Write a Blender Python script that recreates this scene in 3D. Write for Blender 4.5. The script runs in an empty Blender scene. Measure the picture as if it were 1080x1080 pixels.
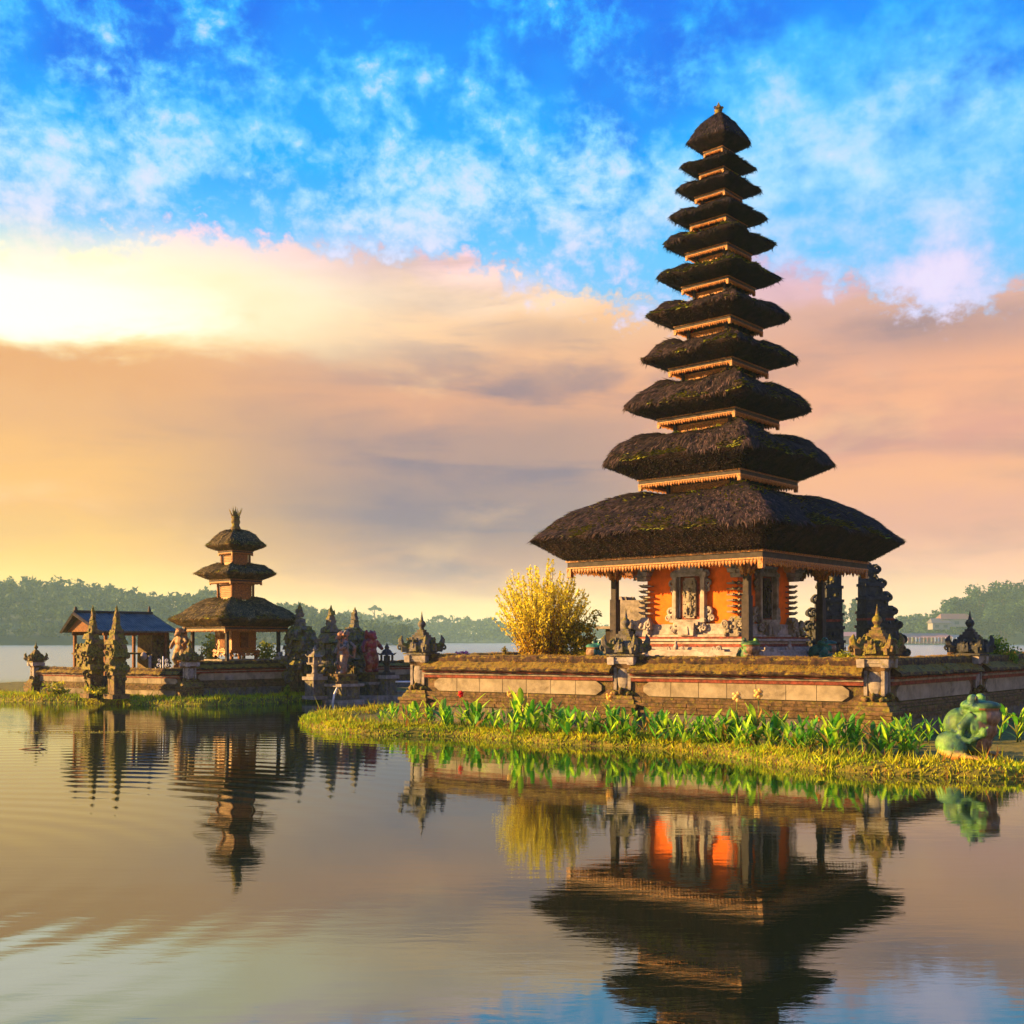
import bpy, math, random
import numpy as np
from mathutils import Vector, Matrix

R = math.radians
rng = np.random.default_rng(7)
random.seed(7)
scene = bpy.context.scene
COL = scene.collection

# ------------------------------------------------------------------ camera
F = 1150.0      # focal length in photograph pixels
H = 676.0       # horizon row in the photograph
CH = 2.05       # camera height above the lake
cam_d = bpy.data.cameras.new('camera')
cam = bpy.data.objects.new('camera', cam_d); COL.objects.link(cam)
cam.location = (0, 0, CH); cam.rotation_euler = (R(90), 0, 0)
cam_d.sensor_width = 36; cam_d.lens = 36 * F / 1080; cam_d.shift_y = (H - 540) / 1080
cam_d.clip_start = .1; cam_d.clip_end = 6000
scene.camera = cam
scene.view_settings.view_transform = 'Standard'; scene.view_settings.look = 'None'
scene.view_settings.exposure = 1.95; scene.view_settings.gamma = 1; scene.view_settings.use_curve_mapping = False

def X(px, D): return (px - 540) / F * D
def Z(py, D): return CH + (H - py) / F * D
def Dg(py, z=0.0): return F * (CH - z) / (py - H)
def lin(r, g, b): return tuple(((c / 255) / 12.92 if c / 255 < .04045 else ((c / 255 + .055) / 1.055) ** 2.4) for c in (r, g, b)) + (1,)

# ------------------------------------------------------------------ sun
SUN_EL = R(14.0)
SDX, SDY = -1.0, -.02
sl = math.hypot(SDX, SDY)
sun_dir = Vector((SDX / sl * math.cos(SUN_EL), SDY / sl * math.cos(SUN_EL), math.sin(SUN_EL)))
sd = bpy.data.lights.new('sun', 'SUN'); sd.energy = 5.0; sd.angle = R(.5); sd.color = (1, .60, .19)
sun = bpy.data.objects.new('sun', sd); COL.objects.link(sun)
sun.rotation_euler = sun_dir.to_track_quat('Z', 'Y').to_euler(); sun.location = (-20, -10, 20)

# ------------------------------------------------------------------ world sky
world = bpy.data.worlds.new("World"); scene.world = world; world.use_nodes = True
nt = world.node_tree; N = nt.nodes; LK = nt.links
for n_ in list(N): N.remove(n_)
def wn(t, **k):
    n = N.new(t)
    for a, b in k.items(): setattr(n, a, b)
    return n
def setin(n, i, v):
    if v is None: return
    if hasattr(v, 'is_output') or isinstance(v, bpy.types.NodeSocket): LK.new(v, n.inputs[i])
    else: n.inputs[i].default_value = v
def M(op, a, b=None, c=None, clamp=False):
    n = wn('ShaderNodeMath', operation=op, use_clamp=clamp)
    setin(n, 0, a); setin(n, 1, b); setin(n, 2, c)
    return n.outputs[0]
def ss(v, lo, hi, a=0.0, b=1.0):
    n = wn('ShaderNodeMapRange', interpolation_type='SMOOTHSTEP')
    setin(n, 0, v); setin(n, 1, lo); setin(n, 2, hi); setin(n, 3, a); setin(n, 4, b)
    return n.outputs[0]
def mixc(f, a, b, mode='MIX'):
    n = wn('ShaderNodeMix', data_type='RGBA', blend_type=mode, clamp_factor=True)
    setin(n, 0, f); setin(n, 6, a); setin(n, 7, b)
    return n.outputs[2]
def ramp(f, stops, interp='EASE'):
    n = wn('ShaderNodeValToRGB'); cr = n.color_ramp; cr.interpolation = interp
    stops = sorted(stops)
    while len(cr.elements) > 1: cr.elements.remove(cr.elements[-1])
    cr.elements[0].position = stops[0][0]; cr.elements[0].color = stops[0][1]
    for p, c in stops[1:]:
        e = cr.elements.new(p); e.color = c
    setin(n, 0, f)
    return n.outputs[0]
tc = wn('ShaderNodeTexCoord'); sep = wn('ShaderNodeSeparateXYZ'); LK.new(tc.outputs['Generated'], sep.inputs[0])
dx, dy, dz = sep.outputs
U = M('MULTIPLY', M('ARCTAN2', dx, dy), F)
V = M('MULTIPLY', M('ARCSINE', dz), F)
def uv(px, py):
    v = Vector((px - 540, F, H - py)).normalized()
    return math.atan2(v.x, v.y) * F, math.asin(v.z) * F
def noise(vec, scale, detail=6, rough=.55, dist=0.0, w=None):
    n = wn('ShaderNodeTexNoise'); LK.new(vec, n.inputs['Vector'])
    n.inputs['Scale'].default_value = scale; n.inputs['Detail'].default_value = detail
    n.inputs['Roughness'].default_value = rough; n.inputs['Distortion'].default_value = dist
    return n.outputs[0]
def comb(x, y, z=0.0):
    n = wn('ShaderNodeCombineXYZ'); setin(n, 0, x); setin(n, 1, y); setin(n, 2, z); return n.outputs[0]
# coordinates stretched along the horizon (clouds seen at a low angle), in units of ~100 px
cs = comb(M('MULTIPLY', U, .0048), M('MULTIPLY', V, .012), 3.1)
cw = comb(M('MULTIPLY', U, .0125), M('MULTIPLY', V, .0155), 9.7)
nA = noise(cs, 1.0, 8, .58, .3)          # large soft banks
nB = noise(cw, 1.0, 9, .62, .25)         # wisps
nC = noise(comb(M('MULTIPLY', U, .0042), M('MULTIPLY', V, .0065), 20.), 1.0, 3, .5)
nD = noise(comb(M('MULTIPLY', U, .004), M('MULTIPLY', V, .02), 31.), 1.0, 7, .55, .4)
nF = noise(cw, 3.1, 8, .66, .1)
def blob(px, py, sx, sy):
    u0, v0 = uv(px, py)
    a = M('POWER', M('ABSOLUTE', M('DIVIDE', M('SUBTRACT', U, u0), sx)), 2.0)
    b = M('POWER', M('ABSOLUTE', M('DIVIDE', M('SUBTRACT', V, v0), sy)), 2.0)
    return M('EXPONENT', M('MULTIPLY', M('ADD', a, b), -1.0))
def vpos(py, px=540): return max(0, min(1, uv(px, py)[1] / 700))
Vn = M('DIVIDE', V, 700.0)
# clear blue above
blue = ramp(Vn, [(vpos(400), lin(120, 190, 235)), (vpos(270), lin(95, 192, 250)), (vpos(180), lin(15, 172, 254)),
                 (vpos(90), lin(0, 152, 252)), (vpos(10), lin(0, 128, 246))], 'LINEAR')
sky = wn('ShaderNodeTexSky', sky_type='NISHITA'); sky.sun_disc = False
sky.sun_elevation = SUN_EL; sky.sun_rotation = math.atan2(sun_dir.x, sun_dir.y)
skyc = mixc(1.0, sky.outputs[0], (.10, .10, .10, 1), 'MULTIPLY')
blue = mixc(.015, blue, skyc)
blue = mixc(M('MULTIPLY', ss(nC, .46, .66, 0, .8), ss(Vn, vpos(250), vpos(130))), blue, lin(0, 102, 232))
# wisps and mackerel patches
wm = M('ADD', M('MULTIPLY', nB, .62), M('MULTIPLY', nF, .38))
softr = noise(comb(M('MULTIPLY', U, .006), M('MULTIPLY', V, .009), 44.), 1.0, 5, .5)
wn_ = wn('ShaderNodeMix', data_type='FLOAT'); setin(wn_, 0, ss(U, 60, 330, 0, .6)); setin(wn_, 2, wm); setin(wn_, 3, softr); wm = wn_.outputs[0]
wm = M('ADD', wm, M('MULTIPLY', blob(160, 190, 210, 110), .055))
wm = M('ADD', wm, M('MULTIPLY', blob(430, 170, 210, 60), .06))
wm = M('ADD', wm, M('MULTIPLY', blob(900, 190, 210, 90), .05))
wm = M('ADD', wm, M('MULTIPLY', blob(610, 205, 140, 40), .07))
wm = M('SUBTRACT', wm, M('MULTIPLY', blob(270, 215, 60, 45), .10))
wm = M('SUBTRACT', wm, ss(Vn, vpos(60), vpos(-60), 0, .045))
wcol = ramp(Vn, [(vpos(300), lin(228, 212, 242)), (vpos(215), lin(165, 218, 254)), (vpos(140), lin(110, 205, 255)), (vpos(30), lin(50, 190, 255))], 'LINEAR')
wcol = mixc(ss(wm, .56, .72, 0, .7), wcol, lin(232, 226, 248))
c1 = mixc(ss(wm, .46, .63, 0, .95), blue, wcol)
# the bank of warm cloud: its upper edge
u0 = uv(0, 300)[0]; u1 = uv(1080, 300)[0]
Un = M('DIVIDE', M('SUBTRACT', U, u0), u1 - u0)
def gray(v): return (v, v, v, 1)
edge = ramp(Un, [(0, gray(vpos(258, 0))), (.2, gray(vpos(240, 200))), (.38, gray(vpos(252, 400))), (.5, gray(vpos(282, 540))), (.6, gray(vpos(312, 650))), (.66, gray(vpos(318, 700))),
                 (.76, gray(vpos(262, 820))), (.85, gray(vpos(286, 920))), (.93, gray(vpos(315, 1000))), (1, gray(vpos(292, 1080)))])
dv = M('SUBTRACT', M('SUBTRACT', edge, Vn), M('MULTIPLY', M('SUBTRACT', M('ADD', M('MULTIPLY', nB, .5), M('MULTIPLY', nF, .5)), .5), .30))
bank = ss(dv, -.006, .035)
Vp = M('ADD', Vn, M('MULTIPLY', M('SUBTRACT', nA, .5), .16))
def P_(l): return [(vpos(y), lin(*c)) for y, c in l]
left = ramp(Vp, P_([(672, (255, 212, 120)), (630, (255, 212, 118)), (580, (253, 198, 112)), (520, (250, 190, 112)), (450, (232, 176, 120)), (400, (228, 168, 112)), (378, (253, 206, 130)), (330, (255, 240, 190)), (300, (255, 238, 226)), (275, (253, 222, 228)), (250, (244, 208, 232))]))
mid = ramp(Vp, P_([(672, (255, 218, 150)), (640, (255, 212, 142)), (615, (240, 184, 136)), (590, (196, 152, 132)), (540, (168, 140, 134)), (480, (190, 150, 134)), (420, (230, 168, 130)), (350, (252, 196, 142)), (305, (254, 214, 180)), (280, (253, 214, 206)), (258, (248, 206, 222))]))
right = ramp(Vp, P_([(672, (255, 206, 140)), (635, (250, 196, 146)), (605, (238, 180, 148)), (560, (226, 166, 144)), (510, (240, 174, 134)), (470, (218, 156, 138)), (420, (236, 170, 134)), (350, (216, 168, 152)), (310, (222, 180, 190)), (280, (212, 190, 226))]))
wc = mixc(ss(Un, .05, .42), left, mid)
wc = mixc(ss(Un, .55, .78), wc, right)
gp = M('MULTIPLY', ss(nD, .46, .66), ss(Un, .22, .5, .12, .62))
gp = M('MULTIPLY', gp, ss(Un, .60, .8, 1.0, .45))
gp = M('MULTIPLY', gp, ss(Vn, vpos(655), vpos(600), 0, 1))
gp = M('ADD', gp, M('MULTIPLY', blob(565, 352, 80, 16), .5))
gp = M('ADD', gp, M('MULTIPLY', blob(480, 545, 170, 42), .40))
gp = M('ADD', gp, M('MULTIPLY', blob(990, 350, 130, 22), .45))
gp = M('ADD', gp, M('MULTIPLY', blob(440, 490, 240, 90), .36))
gp = M('MULTIPLY', gp, M('ADD', .45, M('MULTIPLY', nB, 1.15)))
wc = mixc(gp, wc, lin(138, 122, 136))
lightp = M('MULTIPLY', ss(nA, .55, .72), ss(Un, .0, .3, .5, .28))
wc = mixc(lightp, wc, lin(255, 206, 150))
c2 = mixc(bank, c1, wc)
# the place where the sun burns through the cloud
gl = M('MULTIPLY', blob(60, 318, 290, 76), M('ADD', .62, M('MULTIPLY', nA, .7)))
Vq = M('ADD', Vp, M('MULTIPLY', M('SUBTRACT', nD, .5), .12))
gl = M('MULTIPLY', gl, ss(Vq, vpos(428), vpos(362)))
c3 = mixc(ss(gl, .15, .95, 0, 1), c2, lin(255, 248, 205))
c3 = mixc(ss(gl, .55, .95, 0, 1), c3, (1.28, 1.12, .92, 1))
c3 = mixc(M('MULTIPLY', blob(330, 325, 230, 42), .40), c3, lin(255, 236, 205))
c3 = mixc(1.0, c3, ss(Vn, vpos(560), vpos(672), 1.0, 1.35), 'MULTIPLY')
below = ss(Vn, -.12, -.02)
c4 = mixc(below, (.10, .10, .09, 1), c3)
bg = wn('ShaderNodeBackground'); LK.new(c4, bg.inputs[0]); bg.inputs[1].default_value = 0.29
wo = wn('ShaderNodeOutputWorld'); LK.new(bg.outputs[0], wo.inputs[0])

# ------------------------------------------------------------------ helpers
def vnoise(P, s, seed=0):
    """smooth value noise in [-1,1]"""
    P = np.asarray(P, float) * s + seed * 17.31
    i = np.floor(P).astype(np.int64); f = P - i; f = f * f * (3 - 2 * f)
    def h(a):
        n = (a[:, 0] * 374761393 + a[:, 1] * 668265263 + a[:, 2] * 2147483647 + 1013904223) & 0xffffffff
        n = ((n ^ (n >> 13)) * 1274126177) & 0xffffffff
        return ((n ^ (n >> 16)) & 0xffff) / 32767.5 - 1
    o = 0
    for c in range(8):
        b = np.array([(c >> k) & 1 for k in range(3)])
        w = np.prod(np.where(b, f, 1 - f), axis=1)
        o = o + w * h(i + b)
    return o
def fbm(P, s, seed=0, o=3):
    return sum(vnoise(P, s * 2 ** k, seed + k) * .5 ** k for k in range(o)) / 1.75

class MB:
    def __init__(s):
        s.V = []; s.L = []; s.S = []; s.C = []; s.Sm = []; s.n = 0; s.m = np.eye(4); s.c = (.5, .5, .5)
    def frame(s, loc=(0, 0, 0), rz=0, sc=1):
        c, q = math.cos(rz), math.sin(rz)
        s.m = np.array([[c * sc, -q * sc, 0, loc[0]], [q * sc, c * sc, 0, loc[1]], [0, 0, sc, loc[2]], [0, 0, 0, 1.]])
        return s
    def add(s, v, f, sm=False, col=None):
        v = np.asarray(v, float).reshape(-1, 3)
        v = v @ s.m[:3, :3].T + s.m[:3, 3]
        if isinstance(f, np.ndarray):
            s.L.append((f + s.n).ravel()); s.S.append(np.full(len(f), f.shape[1]))
            k = len(f)
        else:
            s.L.append(np.array([i + s.n for q in f for i in q])); s.S.append(np.array([len(q) for q in f])); k = len(f)
        s.Sm.append(np.full(k, sm)); s.V.append(v); s.n += len(v)
        if col is None: col = s.c
        col = np.asarray(col, float)
        if col.ndim == 1: col = np.tile(col[:3], (len(v), 1))
        s.C.append(col)
        return s
    def box(s, c, d, rz=0, top=1.0, topy=None, col=None, jit=0):
        """box centred at c (z = bottom), size d, optional taper of the top"""
        if topy is None: topy = top
        x, y, z = d[0] / 2, d[1] / 2, d[2]
        v = np.array([[-x, -y, 0], [x, -y, 0], [x, y, 0], [-x, y, 0], [-x * top, -y * topy, z], [x * top, -y * topy, z], [x * top, y * topy, z], [-x * top, y * topy, z]])
        if jit: v = v + rng.uniform(-jit, jit, v.shape)
        if rz:
            a, b = math.cos(rz), math.sin(rz)
            v = v @ np.array([[a, b, 0], [-b, a, 0], [0, 0, 1]])
        return s.add(v + np.array(c), [(0, 3, 2, 1), (4, 5, 6, 7), (0, 1, 5, 4), (1, 2, 6, 5), (2, 3, 7, 6), (3, 0, 4, 7)], col=col)
    def loft(s, lv, cap=True, n=1, c=(0, 0)):
        """square loft: levels (half-side, z)"""
        v = []
        for r, z in lv: v += [[c[0] - r, c[1] - r, z], [c[0] + r, c[1] - r, z], [c[0] + r, c[1] + r, z], [c[0] - r, c[1] + r, z]]
        f = []
        for k in range(len(lv) - 1):
            for i in range(4):
                j = (i + 1) % 4; f.append((k * 4 + i, k * 4 + j, k * 4 + 4 + j, k * 4 + 4 + i))
        if cap: f.append((3, 2, 1, 0)); m = len(lv) * 4; f.append((m - 4, m - 3, m - 2, m - 1))
        return s.add(v, f)
    def lathe(s, lv, c=(0, 0, 0), n=12, col=None, sm=True):
        a = np.linspace(0, 2 * math.pi, n, endpoint=False)
        v = np.concatenate([np.stack([c[0] + r * np.cos(a), c[1] + r * np.sin(a), np.full(n, c[2] + z)], 1) for r, z in lv])
        f = [(k * n + i, k * n + (i + 1) % n, (k + 1) * n + (i + 1) % n, (k + 1) * n + i) for k in range(len(lv) - 1) for i in range(n)]
        f += [tuple(range(n))[::-1], tuple(range((len(lv) - 1) * n, len(lv) * n))]
        return s.add(v, f, sm, col)
    def ell(s, c, r, n=8, rot=None, col=None, noise=0):
        m = max(4, n * 3 // 4)
        th = np.linspace(0, math.pi, m + 1); a = np.linspace(0, 2 * math.pi, n, endpoint=False)
        T, A = np.meshgrid(th, a, indexing='ij')
        v = np.stack([np.sin(T) * np.cos(A), np.sin(T) * np.sin(A), np.cos(T)], -1).reshape(-1, 3)
        if noise: v = v * (1 + noise * vnoise(v * 1.0 + rng.uniform(0, 50, 3), 2.2)[:, None])
        v = v * np.array(r)
        if rot is not None: v = v @ np.array(Matrix.Rotation(rot[1], 3, rot[0])).T
        f = [(k * n + i, (k + 1) * n + i, (k + 1) * n + (i + 1) % n, k * n + (i + 1) % n) for k in range(m) for i in range(n)]
        return s.add(v + np.array(c), f, True, col)
    def tube(s, pts, rad, n=6, col=None, sm=True):
        P = [Vector(p) for p in pts]; k = len(P)
        if not hasattr(rad, '__len__'): rad = [rad] * k
        v = []; up = None
        for i in range(k):
            t = (P[min(i + 1, k - 1)] - P[max(i - 1, 0)]).normalized()
            if up is None:
                up = Vector((0, 0, 1)) if abs(t.z) < .9 else Vector((1, 0, 0))
            a = t.cross(up)
            if a.length < 1e-4: a = t.cross(Vector((0.3, 1, .2)))
            a.normalize(); b = a.cross(t); up = b
            for j in range(n):
                q = 2 * math.pi * j / n
                v.append(P[i] + (a * math.cos(q) + b * math.sin(q)) * rad[i])
        f = [(i * n + j, i * n + (j + 1) % n, (i + 1) * n + (j + 1) % n, (i + 1) * n + j) for i in range(k - 1) for j in range(n)]
        f += [tuple(range(n))[::-1], tuple(range((k - 1) * n, k * n))]
        return s.add([list(q) for q in v], f, sm, col)
    def scroll(s, c, Rr, u=(1, 0, 0), w=(0, 0, 1), t=.3, turns=1.35, tail=1.0, col=None, n=5):
        """a curl: stem comes up from below-inside and rolls over towards u"""
        u = np.array(u, float); w = np.array(w, float); c = np.array(c, float)
        pts = []; rad = []
        K = 13
        for i in range(K):
            q = i / (K - 1); a = math.pi - q * turns * 2 * math.pi; r = Rr * (1 - .72 * q)
            pts.append(c + u * r * math.cos(a) + w * r * math.sin(a)); rad.append(Rr * t * (1 - .35 * q))
        pre = [pts[0] - w * Rr * tail * 1.2 + u * Rr * .25, pts[0] - w * Rr * tail * .5]
        return s.tube([tuple(p) for p in pre + pts], [Rr * t * 1.25, Rr * t * 1.15] + rad, n, col)
    def quads(s, P, A, B, col=None):
        """leaf quads: centre P, half axes A and B (diamond)"""
        n = len(P)
        v = np.stack([P - A, P + B, P + A, P - B], 1).reshape(-1, 3)
        f = np.arange(4 * n).reshape(-1, 4)
        if col is not None: col = np.repeat(col, 4, axis=0)
        return s.add(v, f, False, col)
    def tris(s, a, b, c, col=None):
        n = len(a); v = np.stack([a, b, c], 1).reshape(-1, 3)
        if col is not None: col = np.repeat(col, 3, axis=0)
        return s.add(v, np.arange(3 * n).reshape(-1, 3), False, col)
    def build(s, name, mat, parent=None, disp=0, dscale=4, bevel=0):
        V = np.concatenate(s.V)
        if disp: V = V + disp * np.stack([fbm(V, dscale, 1), fbm(V, dscale, 2), fbm(V, dscale, 3)], 1)
        L = np.concatenate(s.L).astype(np.int32); S = np.concatenate(s.S).astype(np.int32)
        me = bpy.data.meshes.new(name)
        me.vertices.add(len(V)); me.vertices.foreach_set('co', V.astype(np.float32).ravel())
        me.loops.add(len(L)); me.loops.foreach_set('vertex_index', L)
        me.polygons.add(len(S)); me.polygons.foreach_set('loop_start', np.concatenate([[0], np.cumsum(S)[:-1]]).astype(np.int32))
        me.polygons.foreach_set('loop_total', S)
        me.polygons.foreach_set('use_smooth', np.concatenate(s.Sm).astype(bool))
        me.update(calc_edges=True); me.validate()
        at = me.color_attributes.new('Col', 'FLOAT_COLOR', 'POINT')
        C = np.concatenate(s.C); C = np.concatenate([C, np.ones((len(C), 1))], 1)
        if len(C) == len(me.vertices): at.data.foreach_set('color', C.astype(np.float32).ravel())
        me.materials.append(mat)
        o = bpy.data.objects.new(name, me); COL.objects.link(o)
        if parent: o.parent = parent
        if bevel:
            b = o.modifiers.new('bevel', 'BEVEL'); b.width = bevel; b.segments = 2; b.limit_method = 'ANGLE'
        return o

def tag(o, label, cat, group=None):
    o['label'] = label; o['category'] = cat
    if group: o['group'] = group
    return o
def thing(name, label, cat, loc=(0, 0, 0), rz=0, group=None, sc=1):
    o = bpy.data.objects.new(name, None); COL.objects.link(o)
    o.location = loc; o.rotation_euler = (0, 0, rz); o.scale = (sc,) * 3; o.empty_display_size = .2
    return tag(o, label, cat, group)
def setting(o, kind='structure'):
    o['kind'] = kind; return o
def dup(root, loc, rz, label, group=None, sc=None):
    r = root.copy(); COL.objects.link(r); r.location = loc; r.rotation_euler = (0, 0, rz); r['label'] = label
    if group: r['group'] = group
    if sc: r.scale = (sc,) * 3
    for ch in list(root.children):
        c = ch.copy(); COL.objects.link(c); c.parent = r
        for g in list(ch.children):
            d = g.copy(); COL.objects.link(d); d.parent = c
    return r

# ------------------------------------------------------------------ materials
class G:
    """small node builder for a material"""
    def __init__(s, name):
        s.mat = bpy.data.materials.new(name); s.mat.use_nodes = True
        s.t = s.mat.node_tree; s.N = s.t.nodes; s.K = s.t.links
        s.b = s.N['Principled BSDF']; s.out = s.N['Material Output']
        s.tc = s.N.new('ShaderNodeTexCoord')
    def node(s, t, ins=None, **k):
        n = s.N.new(t)
        for a, b in k.items(): setattr(n, a, b)
        for i, v in (ins or {}).items():
            if isinstance(v, bpy.types.NodeSocket): s.K.new(v, n.inputs[i])
            else: n.inputs[i].default_value = v
        return n
    def vec(s, scale):
        return s.node('ShaderNodeMapping', {0: s.tc.outputs['Object'], 3: scale}).outputs[0]
    def noise(s, scale, detail=5, rough=.6, vec=None, dist=0):
        return s.node('ShaderNodeTexNoise', {'Vector': vec or s.tc.outputs['Object'], 'Scale': scale, 'Detail': detail, 'Roughness': rough, 'Distortion': dist}).outputs[0]
    def mr(s, v, a, b, c=0., d=1.):
        return s.node('ShaderNodeMapRange', {0: v, 1: a, 2: b, 3: c, 4: d}, interpolation_type='SMOOTHSTEP').outputs[0]
    def mix(s, f, a, b, mode='MIX'):
        return s.node('ShaderNodeMix', {0: f, 6: a, 7: b}, data_type='RGBA', blend_type=mode).outputs[2]
    def math(s, op, a, b=0.0):
        return s.node('ShaderNodeMath', {0: a, 1: b}, operation=op).outputs[0]
    def bump(s, h, strength, dist):
        n = s.node('ShaderNodeBump', {'Height': h, 'Strength': strength, 'Distance': dist}); return n.outputs[0]

def c4(c): return tuple(c) + (1,) if len(c) == 3 else c
def mat(name, col=None, rough=.85, var=.35, scale=5, bump=.5, bscale=40, bdist=.01, moss=0, moss2=None, dirt=0, metal=0, transl=0, spec=.3, lichen=0):
    g = G(name)
    if col is None: base = g.node('ShaderNodeAttribute', attribute_name='Col').outputs[0]
    else: base = c4(col)
    n1 = g.noise(scale, 6, .65)
    m = g.mr(n1, .3, .7, 1 - var, 1 + var)
    base = g.mix(1.0, base, m, 'MULTIPLY')
    if dirt:
        base = g.mix(g.mr(g.noise(scale * .7, 7, .7, dist=.5), .5, .72, 0, dirt), base, (.03, .022, .015, 1))
    if lichen:
        base = g.mix(g.mr(g.noise(scale * 2.2, 7, .75), .6, .68, 0, lichen), base, (.42, .38, .30, 1))
    if moss:
        geo = g.node('ShaderNodeNewGeometry'); nz = g.node('ShaderNodeSeparateXYZ', {0: geo.outputs['Normal']}).outputs[2]
        f = g.math('ADD', g.math('MULTIPLY', nz, .22), g.noise(scale * .9, 7, .72))
        f = g.mr(f, .62 - .28 * moss, .78 - .28 * moss)
        mc = g.mix(g.mr(g.noise(scale * 2.5, 5, .7), .38, .62), c4(moss2 or (.065, .065, .010)), (.22, .17, .015, 1))
        base = g.mix(f, base, mc)
    g.K.new(base, g.b.inputs['Base Color'])
    g.b.inputs['Roughness'].default_value = rough; g.b.inputs['Metallic'].default_value = metal
    g.b.inputs['Specular IOR Level'].default_value = spec
    if bump: g.K.new(g.bump(g.noise(bscale, 6, .7), bump, bdist), g.b.inputs['Normal'])
    if transl:
        tr = g.node('ShaderNodeBsdfTranslucent', {0: base}); ms = g.node('ShaderNodeMixShader', {0: transl, 1: g.b.outputs[0], 2: tr.outputs[0]})
        g.K.new(ms.outputs[0], g.out.inputs[0])
    return g.mat
MT = dict(
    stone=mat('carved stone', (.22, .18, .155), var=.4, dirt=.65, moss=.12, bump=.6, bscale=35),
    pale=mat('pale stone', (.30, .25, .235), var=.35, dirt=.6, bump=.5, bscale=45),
    mossy=mat('mossy dark stone', (.10, .085, .075), var=.5, scale=6, moss=.45, lichen=.6, bump=.9, bscale=26, bdist=.02),
    mossy2=mat('warm mossy stone', (.11, .065, .035), var=.7, scale=7, moss=.62, lichen=.4, bump=.9, bscale=26, bdist=.02),  # warmer brown base than the grey mossy stone
    black=mat('blackened lava stone', (.035, .035, .04), var=.5, bump=.9, bscale=25, moss=.12, bdist=.02),
    cap=mat('mossy coping', (.045, .02, .010), var=.8, scale=9, moss=.28, bump=1, bscale=60, bdist=.025, moss2=(.20, .10, .008)),
    red=mat('weathered red brick', (.17, .035, .022), var=.6, scale=9, dirt=.75, lichen=.25, bump=.6, bscale=60),
    redp=mat('red paint', (.38, .02, .02), var=.3, dirt=.2, bump=.2),
    brick=mat('old brown brick', (.10, .055, .025), var=.7, scale=8, dirt=.8, moss=.40, bump=.9, bscale=45),
    orange=mat('orange brick wall', (.68, .115, .003), var=.18, scale=5, dirt=.12, bump=.35, bscale=70),
    gold=mat('gilded carving', (.29, .09, .002), var=.85, scale=30, dirt=.9, bump=.8, bscale=60, rough=.5, spec=.5),
    wood=mat('dark grey wood', (.040, .030, .030), var=.35, scale=8, bump=.3, bscale=50),
    wood2=mat('brown carved wood', (.15, .055, .02), var=.45, scale=14, bump=.5, bscale=60),
    dark=mat('dark wood and opening shade', (.03, .018, .014), var=.3, bump=.2),
    thatch=mat('black palm fibre thatch', None, rough=.9, var=.5, scale=7, bump=.8, bscale=70, spec=.15),
    leaf=mat('broad leaf', None, rough=.45, var=.2, scale=9, bump=0, transl=.5, spec=.4),
    fol=mat('tree foliage', None, rough=.8, var=.3, scale=.2, bump=0, transl=.25, spec=.1),
    grass=mat('grass blade', None, rough=.7, var=.25, scale=4, bump=0, transl=.35, spec=.2),
    soil=mat('damp mossy soil', (.05, .028, .008), var=.5, scale=3, moss=.4, bump=1, bscale=14, bdist=.05, moss2=(.10, .10, .008)),
    hill=mat('forest floor', (.03, .05, .02), var=.4, scale=.05, bump=0),
    bark=mat('bark', (.10, .07, .05), var=.4, bump=.6),
    paint=mat('weathered painted plaster', None, rough=.6, var=.3, scale=14, dirt=.18, bump=.6, bscale=28, bdist=.012, spec=.4),
    metal=mat('black iron', (.02, .02, .022), rough=.5, bump=0),
    white=mat('white paint', (.75, .73, .70), var=.1, bump=.1),
)
# coping stone bricks, tin roof
g = G('corrugated tin'); wv = g.node('ShaderNodeTexWave', {'Vector': g.tc.outputs['Object'], 'Scale': 3.2, 'Distortion': .2}, wave_type='BANDS', bands_direction='X').outputs[1]
g.K.new(g.mix(g.mr(g.noise(2.2, 6, .7), .35, .65), (.03, .020, .013, 1), (.11, .085, .06, 1)), g.b.inputs['Base Color'])
g.K.new(g.bump(wv, .9, .03), g.b.inputs['Normal']); g.b.inputs['Roughness'].default_value = .6; g.b.inputs['Metallic'].default_value = 0
MT['tin'] = g.mat
# limestone panels
g = G('limestone panel'); n1 = g.noise(2.2, 6, .7); n2 = g.noise(60, 4, .8)
b = g.mix(g.mr(n1, .3, .7), (.17, .13, .085, 1), (.34, .27, .19, 1)); b = g.mix(g.mr(n2, .55, .75, 0, .6), b, (.16, .12, .08, 1)); b = g.mix(g.mr(g.noise(1.3, 7, .75, dist=.6), .5, .64, 0, .7), b, (.10, .07, .045, 1))
g.K.new(b, g.b.inputs['Base Color']); g.b.inputs['Roughness'].default_value = .9; g.K.new(g.bump(n2, .5, .006), g.b.inputs['Normal']); MT['panel'] = g.mat
# lake water
g = G('lake water')
ob = g.tc.outputs['Object']
v1 = g.vec((.7, 2.6, 1)); v2 = g.vec((.16, .75, 1)); 
h = g.math('MULTIPLY', g.noise(3.2, 4, .55, v1, .4), .16)
h = g.math('ADD', h, g.math('MULTIPLY', g.noise(1.0, 3, .5, v2, .8), .55))
ring = g.node('ShaderNodeMapping', {0: ob, 1: (7.0, -9.0, 0), 3: (1, 1, 1)}).outputs[0]
wv = g.node('ShaderNodeTexWave', {'Vector': ring, 'Scale': .62, 'Distortion': 3.0, 'Detail': 2.0, 'Detail Scale': .4}, wave_type='RINGS', rings_direction='Z').outputs[1]
nearl = g.mr(g.node('ShaderNodeSeparateXYZ', {0: ob}).outputs[0], -6, 1, 1, 0)
h = g.math('ADD', h, g.math('MULTIPLY', g.math('MULTIPLY', wv, .30), g.math('ADD', nearl, .15)))
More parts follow.
